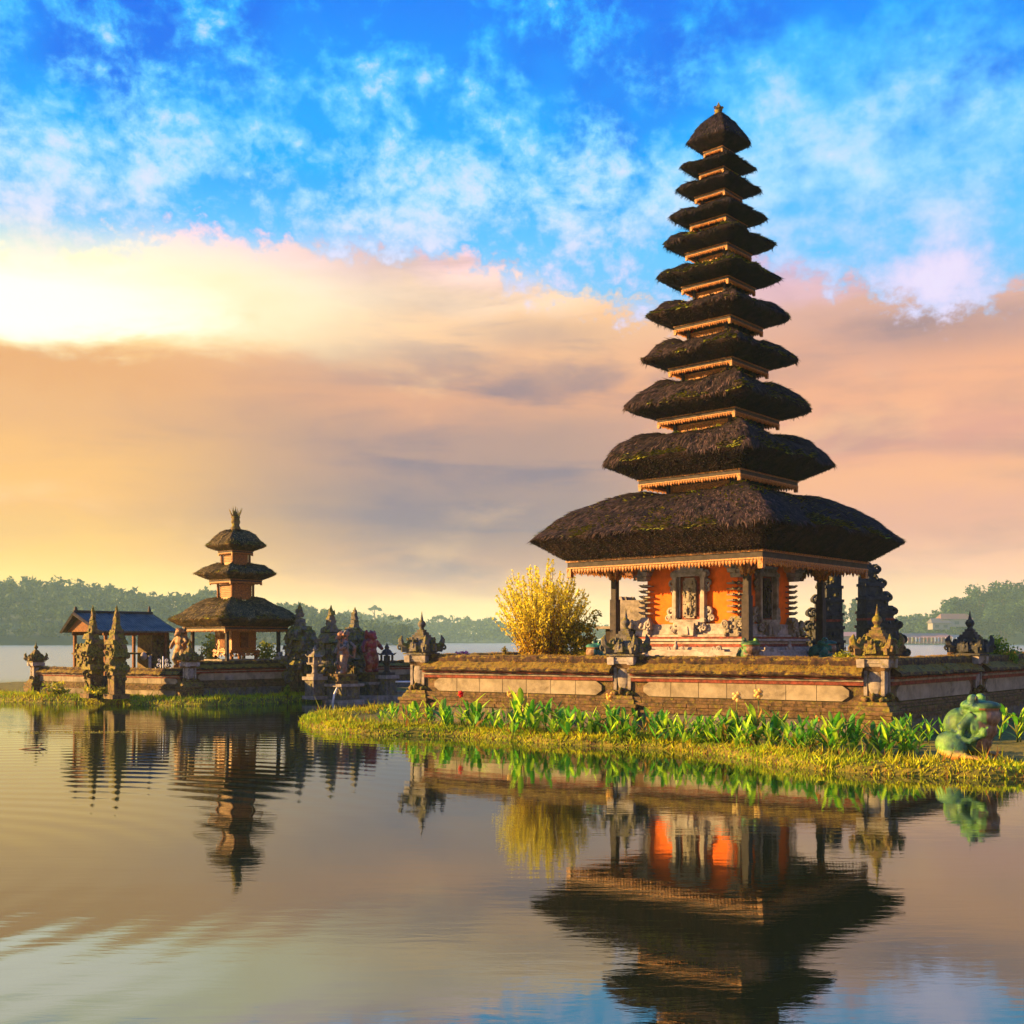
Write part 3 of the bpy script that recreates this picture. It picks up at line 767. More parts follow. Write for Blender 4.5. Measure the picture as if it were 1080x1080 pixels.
# finial
m = MB()
m.lathe([(.10, 0), (.12, .04), (.07, .08), (.10, .13), (.05, .18), (.07, .22), (.03, .27), (.005, .34)], (0, 0, 15.30), 10)
for k in range(8):
    a = k * math.pi / 4; m.scroll((.09 * math.cos(a), .09 * math.sin(a), 15.45 + .05 * (k % 2)), .035, (math.cos(a), math.sin(a), 0), t=.4)
m.build('finial', MT['mossy2'], meru, .01, 12)

# hall
m = MB(); m.loft([(2.15, 1.2), (2.15, 1.72), (2.08, 1.72), (2.08, 1.80), (2.0, 1.80)]); m.build('platform', MT['pale'], meru)
m = MB(); m.loft([(1.86, 1.79), (1.86, 1.86), (1.72, 1.86), (1.72, 1.90), (1.64, 1.91)]); m.loft([(1.58, 1.97), (1.58, 2.04), (1.66, 2.05), (1.66, 2.10), (1.5, 2.11)]); m.build('plinth_moulding', MT['pale'], meru)
m = MB(); m.loft([(1.60, 1.90), (1.60, 1.98), (1.52, 1.98)]); m.loft([(1.62, 2.10), (1.62, 2.145), (1.5, 2.15)]); m.build('red_course', MT['red'], meru)
m = MB(); m.loft([(1.46, 2.14), (1.46, 2.20), (1.37, 2.21), (1.37, 2.46), (1.2, 2.47)]); m.build('dado', MT['pale'], meru)
m = MB(); m.loft([(1.28, 2.30), (1.28, 4.3)]); m.build('wall', MT['orange'], meru)
# brick courses relief
m = MB()
# niches on the four faces
for k in range(4):
    pst = MB().frame((0, 0, 0), k * math.pi / 2); rec = MB().frame((0, 0, 0), k * math.pi / 2); rel = MB().frame((0, 0, 0), k * math.pi / 2)
    y = -1.28
    for sx in (-1, 1):
        pst.box((sx * .40, y - .07, 2.55), (.10, .16, 1.10)); pst.box((sx * .40, y - .05, 2.5), (.16, .18, .10)); pst.box((sx * .40, y - .05, 3.58), (.16, .18, .08))
        pst.box((sx * .30, y - .03, 2.62), (.04, .06, 1.0))
        for zz, r_, xx in ((3.45, .10, .50), (3.30, .07, .50), (2.75, .12, .53), (2.60, .08, .62), (3.68, .08, .48)):
            pst.scroll((sx * xx, y - .06, zz), r_, (sx, 0, 0), t=.42)
        for zz, r_, xx in ((2.42, .11, .30), (2.36, .08, .45), (2.30, .09, .15)):
            pst.scroll((sx * xx, y - .16, zz), r_, (sx, 0, 0), t=.42)
    pst.box((0, y - .07, 3.62), (1.0, .18, .09)); pst.box((0, y - .05, 3.71), (.8, .14, .08)); pst.box((0, y - .10, 3.79), (.55, .2, .07), top=1.2)
    pst.box((0, y - .08, 2.50), (.95, .22, .07)); pst.box((0, y - .12, 2.18), (.42, .26, .30), top=1.15); pst.box((0, y - .12, 2.44), (.66, .24, .07))
    pst.box((0, y - .24, 2.2), (.18, .1, .2), top=.8)
    for i in range(26):
        a = rng.uniform(-.5, .5); pst.box((a, y - .12 - rng.uniform(0, .06), rng.uniform(2.2, 2.5)), (.07, .07, .07), rz=rng.uniform(0, 1), top=.4)
    for i in range(22):
        a = rng.uniform(-.4, .4); pst.box((a, y - .10, rng.uniform(3.62, 3.85)), (.06, .08, .07), rz=rng.uniform(0, 1), top=.3)
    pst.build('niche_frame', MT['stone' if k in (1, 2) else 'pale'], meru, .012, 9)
    rec.box((0, y - .01, 2.56), (.62, .05, 1.06)); rec.build('niche_back', MT['red'], meru)
    # carved relief slab
    rel.box((0, y - .06, 2.66), (.36, .07, .86), jit=0); rel.box((0, y - .05, 2.60), (.28, .06, .98))
    rel.ell((0, y - .11, 3.28), (.05, .045, .06)); rel.ell((0, y - .10, 3.10), (.07, .05, .13)); rel.ell((.03, y - .10, 2.92), (.08, .05, .09))
    rel.tube([(.0, y - .1, 3.18), (-.1, y - .12, 3.1), (-.12, y - .12, 3.24)], .02, 5); rel.tube([(.0, y - .1, 3.18), (.1, y - .12, 3.12), (.05, y - .13, 3.02)], .02, 5)
    rel.tube([(0, y - .1, 2.92), (-.06, y - .13, 2.8), (-.02, y - .12, 2.68)], [.04, .03, .02], 5); rel.tube([(.04, y - .1, 2.92), (.10, y - .13, 2.82), (.05, y - .12, 2.7)], [.04, .03, .02], 5)
    for i in range(70):
        rel.ell((rng.uniform(-.16, .16), y - .10, rng.uniform(2.64, 3.5)), (rng.uniform(.012, .03),) * 3, 6)
    rel.build('relief_slab', MT['wood'] if k % 2 else MT['stone'], meru, .006, 20)
# corner stacks of winged slabs, corner brackets
for a, b_ in ((-1, -1), (1, -1), (1, 1), (-1, 1)):
    m = MB(); q = 1.28; cx, cy = a * q, b_ * q
    ang = math.atan2(b_, a)
    for i in range(6):
        zz = 2.72 + i * .135
        for s_ in (1,):
            for dvx, dvy in ((a, 0), (0, b_)):
                px_, py_ = cx + dvx * .06 - (a * .09 if dvx == 0 else 0), cy + dvy * .06 - (b_ * .09 if dvy == 0 else 0)
                wx, wy = (.20, .20) if dvx else (.20, .20)
                m.box((px_, py_, zz), (wx, wy, .035), top=1.12)
            e1 = (cx + a * .16, cy + b_ * .16, zz + .05)
            m.tube([(cx, cy, zz + .02), (cx + a * .10, cy + b_ * .10, zz + .02), e1], [.05, .035, .008], 4)
            m.tube([(cx - a * .02, cy, zz + .02), (cx - a * .02, cy + b_ * .16, zz + .03), (cx - a * .02, cy + b_ * .22, zz + .07)], [.03, .025, .006], 4)
            m.tube([(cx, cy - b_ * .02, zz + .02), (cx + a * .16, cy - b_ * .02, zz + .03), (cx + a * .22, cy - b_ * .02, zz + .07)], [.03, .025, .006], 4)
    m.box((cx, cy, 2.16), (.46, .46, .18), top=.9); m.box((cx, cy, 2.34), (.52, .52, .16), top=.75); m.box((cx, cy, 2.50), (.36, .36, .14), top=.6)
    for i in range(26):
        t = rng.uniform(-.30, .30); u_ = rng.random() < .5
        m.ell((cx + (t if u_ else a * .25), cy + (b_ * .25 if u_ else t), rng.uniform(2.2, 2.56)), (.05, .05, .05), 6)
    for dvx, dvy in ((a, 0), (0, b_)):
        for s_ in (-1, 1):
            m.scroll((cx + (a * .26 if dvx else s_ * .2), cy + (b_ * .26 if dvy else s_ * .2), 2.45), .09, (0, s_, 0) if dvx else (s_, 0, 0), t=.4)
    # bracket stepping outward beneath the eave
    for i, (w_, zz) in enumerate(((.26, 3.55), (.36, 3.66), (.46, 3.78), (.58, 3.90))):
        m.box((cx + a * .05, cy + b_ * .05, zz), (w_, w_, .10), top=1.15)
    for i in range(14):
        m.box((cx + a * rng.uniform(0, .28), cy + b_ * rng.uniform(0, .28), rng.uniform(3.55, 3.95)), (.08, .08, .08), rz=rng.uniform(0, 1), top=.4)
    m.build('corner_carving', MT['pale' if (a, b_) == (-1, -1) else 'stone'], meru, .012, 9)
    # column
    c = 1.86
    m = MB(); m.box((a * c, b_ * c, 1.84), (.19, .19, 1.25)); m.box((a * c, b_ * c, 3.09), (.15, .15, .5)); m.box((a * c, b_ * c, 1.80), (.34, .34, .10), top=.8)
    col = m.build('column', MT['wood'], meru, bevel=.008)
    m = MB(); m.box((a * c, b_ * c, 3.59), (.22, .22, .14), top=1.2); m.box((a * c, b_ * c, 3.73), (.28, .28, .12), top=1.25)
    for sx, sy in ((1, 0), (-1, 0), (0, 1), (0, -1)):
        m.tube([(a * c, b_ * c, 3.5), (a * c + sx * .18, b_ * c + sy * .18, 3.72), (a * c + sx * .36, b_ * c + sy * .36, 3.86)], [.05, .045, .03], 5)
        m.scroll((a * c + sx * .14, b_ * c + sy * .14, 3.62), .05, (sx, sy, 0), t=.45)
    m.build('capital', MT['gold'], col, .008, 14)
m = MB()
for k in range(4):
    m.frame((0, 0, 0), k * math.pi / 2); m.box((0, -1.86, 3.84), (3.6, .12, .13))
    m.box((-.95, -2.45, 3.62), (.2, .16, .2), top=1.5)
m.frame(); m.build('beam', MT['wood2'], meru)
for k in range(4):
    m = MB().frame((0, 0, 0), k * math.pi / 2)
    m.box((-.9, -1.98, 1.80), (.20, .20, .10)); m.ell((-.9 + .9, -1.95, 1.90), (.06, .06, .09)); m.ell((0, -1.95, 2.01), (.035, .035, .05))
    m.box((0, -1.95, 1.80), (2.7, .12, .04))
    for sx in (-1, 1):
        m.scroll((sx * .2, -1.98, 1.86), .05, (sx, 0, 0), t=.45); m.scroll((sx * 1.2, -1.98, 1.86), .07, (sx, 0, 0), t=.45); m.scroll((sx * 1.05, -1.98, 1.86), .05, (-sx, 0, 0), t=.45)
    m.build('step_carving', MT['pale'], meru, .008, 12)

# ------------------------------------------------------------------ main compound wall
WL = (-2.25, 27.2); WC = (7.30, 21.8); WM = (WL[0] + (WC[0] - WL[0]) * .575, WL[1] + (WC[1] - WL[1]) * .575)
# middle pier at px 660
def line_at(px, A, B):
    # point on A-B seen at image column px
    k = (px - 540) / F
    t = (k * A[1] - A[0]) / ((B[0] - A[0]) - k * (B[1] - A[1]))
    return (A[0] + (B[0] - A[0]) * t, A[1] + (B[1] - A[1]) * t)
WM = line_at(660, WL, WC)
WR2 = (WC[0] + 9.7, WC[1] + 10.8); WR1 = line_at(1023, WC, WR2)
def wall_seg(A, B, label, name='compound_wall', g=None, h0=0, blocks=1.5, capmat='cap', s=1.0, base=.0, pm_='mossy'):
    L = math.hypot(B[0] - A[0], B[1] - A[1]); rz = math.atan2(B[1] - A[1], B[0] - A[0])
    t = thing(name, label, 'wall', (A[0], A[1], base), rz, g)
    a0, a1 = .22 * s, L - .22 * s
    def sl(m, y, th, z0, z1, x0=a0, x1=a1, n=None, jit=0):
        n = n or max(2, int((x1 - x0) / .35))
        for i in range(n):
            xa = x0 + (x1 - x0) * i / n; xb = x0 + (x1 - x0) * (i + 1) / n
            m.box(((xa + xb) / 2, y, z0 * s), (xb - xa, th * s, (z1 - z0) * s))
    m = MB(); m.box(((a0 + a1) / 2, 0, .02), (a1 - a0, .62 * s, .46 * s)); m.build('plinth', MT[pm_], t, .01, 5)
    m = MB(); 
    for z0, z1, th in ((.48, .56, .70), (.56, .62, .62), (.62, .70, .66), (.70, .76, .56), (.76, .82, .50)):
        xx = a0
        while xx < a1:
            w_ = min(.26 * s * rng.uniform(.9, 1.1), a1 - xx); m.box((xx + w_ / 2, rng.uniform(-.006, .006), z0 * s), (w_ - .006, th * s, (z1 - z0) * s - .004)); xx += w_
    m.build('brick_moulding', MT['brick'], t, .006, 9)
    m = MB(); m.box(((a0 + a1) / 2, 0, .80 * s), (a1 - a0, .30 * s, .40 * s)); m.build('wall_core', MT['brick'], t)
    # stone panel with clipped ends
    m = MB(); n = max(2, int(round((a1 - a0) / (blocks * .47))))
    e = .30 * s
    for i in range(n):
        xa = a0 + e + (a1 - a0 - 2 * e) * i / n + .004; xb = a0 + e + (a1 - a0 - 2 * e) * (i + 1) / n - .004
        zz0, zz1 = .83 * s, 1.15 * s; th = .39 * s + rng.uniform(0, .006)
        pl = [(xa, zz0), (xb, zz0), (xb, zz1), (xa, zz1)]
        if i == 0: pl = [(xa + .12 * s, zz0), (xb, zz0), (xb, zz1), (xa + .12 * s, zz1), (xa - .02, zz1 - .1 * s), (xa - .02, zz0 + .1 * s)]
        if i == n - 1: pl = [(xa, zz0), (xb - .12 * s, zz0), (xb + .02, zz0 + .1 * s), (xb + .02, zz1 - .1 * s), (xb - .12 * s, zz1), (xa, zz1)]
        k = len(pl); v = [[x_, -th / 2, z_] for x_, z_ in pl] + [[x_, th / 2, z_] for x_, z_ in pl]
        m.add(v, [tuple(range(k)), tuple(range(2 * k - 1, k - 1, -1))] + [(j, j + k, (j + 1) % k + k, (j + 1) % k) for j in range(k)])
    m.build('stone_panel', MT['panel'], t, bevel=.006)
    m = MB(); m.box(((a0 + a1) / 2, 0, 1.155 * s), (a1 - a0, .44 * s, .075 * s)); m.build('red_band', MT['red'], t, .004, 8)
    m = MB(); m.box(((a0 + a1) / 2, 0, 1.232 * s), (a1 - a0, .50 * s, .05 * s)); m.build('grey_band', MT['stone'], t, .004, 8)
    m = MB(); m.box(((a0 + a1) / 2, 0, 1.284 * s), (a1 - a0, .60 * s, .045 * s)); m.build('cornice', MT['red'], t, .004, 8)
    # mossy coping, rough
    m = MB(); nx = int((a1 - a0) / .045); pr = [(-.40, 1.33), (-.42, 1.36), (-.40, 1.41), (-.26, 1.50), (-.16, 1.55), (-.155, 1.64), (-.13, 1.70), (0, 1.72), (.13, 1.70), (.155, 1.64), (.16, 1.55), (.26, 1.50), (.40, 1.41), (.42, 1.36), (.40, 1.33)]
    xs_ = np.linspace(a0, a1, nx); V = np.concatenate([np.stack([xs_, np.full(nx, y * s), np.full(nx, z * s)], 1) for y, z in pr])
    V = V + np.stack([V[:, 0] * 0, .022 * fbm(V, 9, 3), .028 * fbm(V, 7, 5) + .012 * vnoise(V, 2, 2)], 1)
    k = len(pr); f = [(r_ * nx + i, r_ * nx + i + 1, (r_ + 1) * nx + i + 1, (r_ + 1) * nx + i) for r_ in range(k - 1) for i in range(nx - 1)]
    f = [q[::-1] for q in f]
    f.append(tuple(r_ * nx for r_ in range(k))); f.append(tuple(r_ * nx + nx - 1 for r_ in range(k))[::-1])
    m.add(V, f)
    cp = m.build('coping', MT[capmat], t)
    # tufts
    n = int(L * 900); x_ = rng.uniform(a0, a1, n); y_ = rng.uniform(-.40, .40, n) * s
    z_ = np.interp(np.abs(y_) / s, [0, .13, .16, .26, .40], [1.72, 1.70, 1.56, 1.50, 1.41]) * s - .005
    P = np.c_[x_, y_, z_]; q = fbm(P, 2.5, 6) + .5 * vnoise(P, 14, 3) > .05; P = P[q]; n = len(P)
    a = rng.uniform(0, 6.28, n); w_ = .007
    sd_ = np.c_[np.cos(a) * w_, np.sin(a) * w_, a * 0]; up = np.c_[rng.normal(size=(n, 2)) * .03, rng.uniform(.015, .05, n)]
    tt = rng.random(n)[:, None]; cl = np.array((.16, .08, .01)) * (1 - tt) + np.array((.50, .30, .02)) * tt
    m = MB(); m.tris(P - sd_, P + sd_, P + up, cl); o = m.build('moss_tufts', MT['grass'], t); o['kind'] = 'stuff'
    return t
wall_seg(WL, WM, 'front compound wall between the left corner pier and the middle pier, pale stone panels and mossy coping')
wall_seg(WM, WC, 'front compound wall between the middle pier and the near corner pier, below the orange hall')
wall_seg(WC, WR1, 'shaded side wall running back from the near corner pier to the black-topped pier behind the frog')
wall_seg(WR1, WR2, 'shaded side wall at the right edge of the photo beyond the black-topped pier')
BK = (9.0, 38.5); BL = (2.6, 36.6)
wall_seg(BL, WL, 'mossy side wall running back from the left corner pier')
wall_seg(WR2, (14.6, 36.8), 'rear wall of the compound right of the split gate')
# courtyard floor
m = MB(); v = [WL, WC, WR2, (13, 38.5), BL]; m.add([[a, b_, 1.3] for a, b_ in v] + [[a, b_, 0] for a, b_ in v], [(0, 1, 2, 3, 4)] + [(i, i + 5, (i + 1) % 5 + 5, (i + 1) % 5) for i in range(5)])
setting(m.build('courtyard_ground', MT['soil']))

def flame_ear(m, c, ux, uy, s):
    """upswept winged ear of a finial corner"""
    x, y, z = c
    m.tube([(x, y, z), (x + ux * .10 * s, y + uy * .10 * s, z - .02 * s), (x + ux * .19 * s, y + uy * .19 * s, z + .05 * s), (x + ux * .22 * s, y + uy * .22 * s, z + .17 * s), (x + ux * .18 * s, y + uy * .18 * s, z + .27 * s)],
           [.10 * s, .10 * s, .085 * s, .06 * s, .012 * s], 6, sm=False)
    m.scroll((x + ux * .24 * s, y + uy * .24 * s, z - .03 * s), .07 * s, (ux, uy, 0), t=.45)
    m.box((x + ux * .13 * s, y + uy * .13 * s, z - .14 * s), (.14 * s, .14 * s, .12 * s), rz=math.atan2(uy, ux), top=1.2)
def make_pier(label, loc, rz, group, crown='mossy', body='pale'):
    t = thing('wall_pier', label, 'pier', (loc[0], loc[1], 0), rz, group)
    m = MB()
    for w_, z0, z1, tp in ((.86, .02, .42, 1), (.92, .42, .50, 1), (.80, .50, .58, 1), (.86, .58, .66, 1), (.72, .66, .76, .9), (.60, .76, .84, .9)): m.box((0, 0, z0), (w_, w_, z1 - z0 - .003), top=tp)
    m.build('pier_base', MT['brick'], t, .012, 6, bevel=.01)
    m = MB()
    m.box((0, 0, .84), (.46, .46, .10), top=.8); m.box((0, 0, .94), (.36, .36, .50)); m.box((0, 0, 1.44), (.40, .40, .10), top=1.2)
    for sx, sy in ((1, 0), (-1, 0), (0, 1), (0, -1)):
        m.scroll((sx * .26, sy * .26, .92), .08, (sx, sy, 0), t=.5); 
        for sz in (-1, 1): m.ell((sx * .22 + sy * .16 * sz, sy * .22 + sx * .16 * sz, .88), (.07, .07, .06), 6)
    m.build('shaft', MT['brick'], t, .01, 8)
    m = MB()
    for sx, sy in ((1, 0), (-1, 0), (0, 1), (0, -1)):
        m.ell((sx * .17, sy * .17, 1.22), (.035 + .11 * abs(sy), .035 + .11 * abs(sx), .27), 12)
    for sx in (-1, 1):
        for sy in (-1, 1): m.box((sx * .17, sy * .17, .96), (.07, .07, .5))
    m.build('medallion', MT['stone'], t, .008, 8)
    m = MB()
    m.box((0, 0, 1.54), (.50, .50, .07), top=1.1); m.box((0, 0, 1.61), (.58, .58, .10), top=.95)
    for sx in (-1, 1):
        for sy in (-1, 1): m.box((sx * .24, sy * .24, 1.52), (.15, .15, .17), top=1.1)
    m.build('capital', MT[body], t, .01, 8)
    m = MB()
    m.box((0, 0, 1.71), (.66, .66, .05)); m.box((0, 0, 1.76), (.56, .56, .10), top=1.15); m.box((0, 0, 1.86), (.66, .66, .14), top=.9); m.box((0, 0, 2.00), (.52, .52, .08), top=.9)
    m.box((0, 0, 2.08), (.44, .44, .06)); m.box((0, 0, 2.14), (.34, .34, .06)); m.box((0, 0, 2.20), (.26, .26, .06)); m.box((0, 0, 2.26), (.18, .18, .06))
    for sx in (-1, 1):
        for sy in (-1, 1): flame_ear(m, (sx * .22, sy * .22, 1.92), sx * .72, sy * .72, 1.0)
    for sx, sy in ((1, 0), (-1, 0), (0, 1), (0, -1)):
        m.box((sx * .30, sy * .30, 1.80), (.2, .2, .22), top=.7); m.scroll((sx * .34, sy * .34, 2.02), .06, (sx, sy, 0), t=.5); m.ell((sx * .36, sy * .36, 1.92), (.05, .05, .07), 6)
    for i in range(50):
        a = rng.uniform(0, 6.28); r_ = rng.uniform(.2, .38); m.box((r_ * math.cos(a), r_ * math.sin(a), rng.uniform(1.74, 2.08)), (.07, .07, .07), rz=a, top=.4)
    o = m.build('crown_block', MT[crown], t, .018, 9)
    m = MB(); m.lathe([(.10, 2.30), (.07, 2.34), (.05, 2.37), (.09, 2.42), (.105, 2.47), (.08, 2.53), (.04, 2.56), (.035, 2.60), (.015, 2.70), (.004, 2.79)], n=10)
    m.build('spire', MT[crown], t, .006, 12)
    return t
RF = math.atan2(WC[1] - WL[1], WC[0] - WL[0])
make_pier('mossy pier with a flared crown at the left end of the front wall', WL, RF, 'ornate piers of the compound wall', 'mossy', 'stone')
make_pier('small-spired dark pier in the middle of the front wall below the hall column', WM, RF, 'ornate piers of the compound wall', 'mossy', 'pale')
make_pier('golden mossy pier at the near corner of the compound wall', WC, RF - .1, 'ornate piers of the compound wall', 'mossy2', 'stone')
make_pier('black-topped pier on the shaded side wall above the big frog', WR1, math.atan2(WR2[1] - WC[1], WR2[0] - WC[0]), 'ornate piers of the compound wall', 'black', 'stone')

# ------------------------------------------------------------------ split gates and carved spires
def gate_half(name, label, loc, rz, w, h, depth, mt, side=1, group=None, spire=False, z0=1.3):
    """half of a split gate: sheer inner face at x=0, stepping down with curls towards +x*side"""
    t = thing(name, label, 'gate', (loc[0], loc[1], z0), rz, group)
    m = MB(); steps = 7
    for i in range(steps):
        q0 = i / steps; z_a = h * q0; wi = w * (1 - q0 ** 1.25) * .80 + w * .14; di = depth * (1 - .55 * q0)
        hh = h / steps * .90
        m.box((side * wi / 2, 0, z_a), (wi, di, hh)); m.box((side * (wi / 2 + .02), 0, z_a + hh * .78), (wi + .10, di + .1, hh * .24)); m.box((side * (wi / 2), 0, z_a + hh), (wi * .96, di * .96, h / steps * .12))
        rr = w * .16 * (1 - .2 * q0)
        for yy in (-di * .3, 0, di * .3):
            m.scroll((side * (wi + rr * .5), yy, z_a + hh * .98), rr * (1 if yy == 0 else .7), (side, 0, 0), t=.34, turns=1.1)
        m.box((side * (wi + .02), 0, z_a + hh * .2), (.12, di * .5, hh * .5), top=.6)
        for k in range(10):
            m.box((side * rng.uniform(0.05, wi), -di / 2 * rng.choice((-1, 1)), z_a + rng.uniform(0, hh)), (.10, .10, .09), rz=rng.uniform(0, 1), top=.5)
    m.scroll((side * w * .14, 0, h * 1.0), w * .13, (side, 0, 0), t=.5); m.box((side * w * .08, 0, h * .95), (w * .16, depth * .35, h * .08), top=.7)
    m.build('gate_body', MT[mt], t, .022, 5)
    m = MB()
    for i in (3,):
        q0 = i / steps; wi = w * (1 - q0 ** 1.25) * .80 + w * .14; di = depth * (1 - .55 * q0)
        m.box((side * wi / 2, 0, h * q0 + h / steps * .25), (wi + .03, di + .03, .07))
    m.build('red_course', MT['red'], t)
    return t
gate_half('split_gate', 'left half of the dark carved split gate behind the hall, curls on its left side', (X(884, 33), 33), R(8), 1.15, 2.85, .9, 'black', -1, 'halves of the dark split gate')
gate_half('split_gate', 'right half of the dark carved split gate, curls stepping down on its right side', (X(909, 33), 33), R(8), 1.28, 2.95, .9, 'black', 1, 'halves of the dark split gate')

def spire_stack(name, label, px, D, ptop, z0, w, mt, rz, cat='spire', group=None, pw=.16, seed=0, body=.62, orn=90):
    """tall mossy carved stone: square shaft, swelling carved head, thin pointed top"""
    x = X(px, D); zt = Z(ptop, D); h = zt - z0
    t = thing(name, label, cat, (x, D, z0), rz, group)
    m = MB(); s = w / .8
    m.box((0, 0, 0), (w * .95, w * .95, h * .05)); m.box((0, 0, h * .05), (w * .62, w * .62, h * .22))
    m.build('shaft', MT['brick'], t, .015, 5)
    m = MB()
    lv = [(.26, .72, .06), (.32, .90, .05), (.37, .74, .09), (.46, .92, .05), (.51, .80, .08), (.59, .84, .05), (.64, .66, .07), (.71, .58, .04), (.75, .34, .05), (.80, .28, .05), (.85, .25, .05), (.90, .20, .05), (.95, .12, .04)]
    for q, ww, hh in lv:
        jx, jy = (rng.uniform(-.07, .07, 2) * w if q < .75 else (0, 0)); m.box((jx, jy, h * q), (w * ww * rng.uniform(.88, 1.08), w * ww * rng.uniform(.88, 1.08), h * hh), rz=rng.uniform(-.12, .12), top=.86, jit=.03 * s)
    for i in range(orn):
        q = rng.beta(1.6, 1.8) * .66 + .10; ww = np.interp(q, [l[0] for l in lv], [l[1] for l in lv]) * w * .5
        a = rng.integers(0, 4) * math.pi / 2 + rng.uniform(-.7, .7); k = 1 / max(abs(math.cos(a)), abs(math.sin(a)))
        p_ = (ww * k * .95 * math.cos(a), ww * k * .95 * math.sin(a), h * q)
        if i % 4 == 0: m.scroll(p_, rng.uniform(.08, .14) * s, (math.cos(a), math.sin(a), 0), t=.5)
        elif i % 4 == 1: m.ell(p_, (rng.uniform(.04, .08) * s,) * 3, 6)
        else: m.box(p_, (.12 * s, .10 * s, .11 * s), rz=a, top=.4)
    m.tube([(0, 0, h * .86), (0, 0, h * .95), (0, 0, h * 1.02)], [w * .13, w * .08, .01], 6)
    m.build('carved_head', MT[mt], t, .035, 6)
    return t
LR = R(48.4)
sg = 'carved stone spires of the islet temple'
spire_stack('stone_spire', 'left one of two tall slim mossy gate spires in front of the tin-roofed pavilion', 98, 35.5, 640, .2, .62, 'mossy2', LR, group=sg)
spire_stack('stone_spire', 'right one of two tall slim mossy gate spires in front of the tin-roofed pavilion', 123, 34.9, 640, .2, .62, 'mossy2', LR, group=sg)
spire_stack('stone_spire', 'thick green-mossed spire standing right beside the three-tiered shrine eave', 316, 38.0, 638, .3, 1.02, 'mossy', LR, group=sg, orn=150)
spire_stack('stone_spire', 'dark mossy spire between the green-mossed spire and the pale lion statue', 349, 37.6, 640, .2, .90, 'mossy', LR, group=sg, orn=140)
spire_stack('stone_spire', 'mossy spire right behind the pale lion statue', 374, 39.5, 642, .5, .82, 'mossy', LR, group=sg, orn=130)

# ------------------------------------------------------------------ islet walls
CL = (X(196, 35.6), 35.6); CA = (X(36, 39.0), 39.0); CE = (X(440, 42.5), 42.5)
G1a = line_at(92, CA, CL); G1b = line_at(128, CA, CL)
S = .58
wall_seg(CA, line_at(100, CA, CL), 'short sunlit mossy wall at the far left, left of the twin gate spires', 'islet_wall', s=S, base=.15, pm_='panel')
wall_seg(line_at(122, CA, CL), CL, 'sunlit orange wall of the islet between the gate spires and the corner', 'islet_wall', s=S, base=.15, pm_='panel')
wall_seg(CL, line_at(312, CL, CE), 'dark shaded islet wall in front of the three-tiered shrine', 'islet_wall', s=.72, base=.15)
wall_seg(line_at(375, CL, CE), CE, 'low dark wall between the red statue and the main compound pier', 'islet_wall', s=.62, base=.25)
def pcopy(src, px, D, sc, label, rz=LR, z=.1):
    o = dup(src, (X(px, D), D, z), rz, label, 'small piers of the islet wall', sc)
    return o
pier0 = make_pier('small sunlit pier with a flared crown at the far left end of the islet wall', (X(38, 38.8), 38.8), LR, 'small piers of the islet wall', 'mossy2')
pier0.scale = (.70,) * 3; pier0.location.z = .1
pcopy(pier0, 200, 35.4, .74, 'small green mossy pier at the near corner of the islet wall')
m = MB().frame((X(236, 38.5), 38.5, 0), LR); m.box((0.8, 2.2, .2), (6, 5, .5)); setting(m.build('islet_terrace', MT['soil']))

# small three-tier meru
sm = thing('shrine_tower', 'small three-tiered shrine with mossy thatched roofs and a carved wooden box', 'shrine', (X(248.5, 38.2), 38.2, 0), LR)
TS = [(1.66, 2.80, 1.30, 2.54, .43, 3.60), (1.0, 4.40, .66, 4.18, .34, 4.80), (.74, 5.38, .44, 5.19, .05, 5.94)]
for i, (rt, zt, rf, zf, rn, zh) in enumerate(TS):
    hz = zh - zt; p = [(rf - .06, zf), (rf + .02, zf + .01), (rt * .985, zt - .04), (rt, zt)]
    rh = rn if i < 2 else 0.2
    for t in (.96, .88, .75, .58, .42, .26, .1, 0): p.append((rh + (rt - rh) * t, zt + hz * (1 - t ** (1.35 if i == 0 else 1.6))))
    p += [(rh * .8, zh + .01), (rh * .6 if i == 2 else rn - .06, zh - .04 if i < 2 else zh + .02)]
    if i == 2: p.append((.04, zh + .02))
    thatch(sm, p, 12, (40, 30, 26)[i], (9000, 5000, 4000)[i], 40 + i, thick=.06, slen=.12, moss=.9, dark=(.03, .022, .012), lite=(.12, .085, .035))
    eave(sm, rf, zf, .11 + .05 * rf, (34, 22, 16)[i], soff=(rn if i else .7, zf + .18))
    if i < 2:
        zn = TS[i + 1][3]; z0 = zh - .1; zm = z0 + (zn - z0) * .72
        m = MB(); m.loft([(rn - .04, z0), (rn - .04, zm), (rn, zm), (rn, zm + .03), (rn - .08, zm + .03)])
        for k in range(4):
            m.frame((0, 0, 0), k * math.pi / 2)
            for a in np.arange(-rn + .06, rn - .03, .06):
                for zz in np.arange(z0 + .1, zm - .02, .06): m.box((a, -rn + .03, zz), (.035, .03, .035), top=.4)
        m.frame(); m.build('carved_panel', MT['gold'], sm)
        for a, b_ in ((-1, -1), (1, -1), (1, 1), (-1, 1)):
            m = MB(); m.box((a * rn, b_ * rn, z0), (.06, .06, zn - z0 + .1)); m.build('corner_post', MT['wood2'], sm)
m = MB(); m.lathe([(.14, 5.92), (.18, 6.0), (.12, 6.1), (.16, 6.2), (.13, 6.32), (.17, 6.38), (.08, 6.45)], n=8)
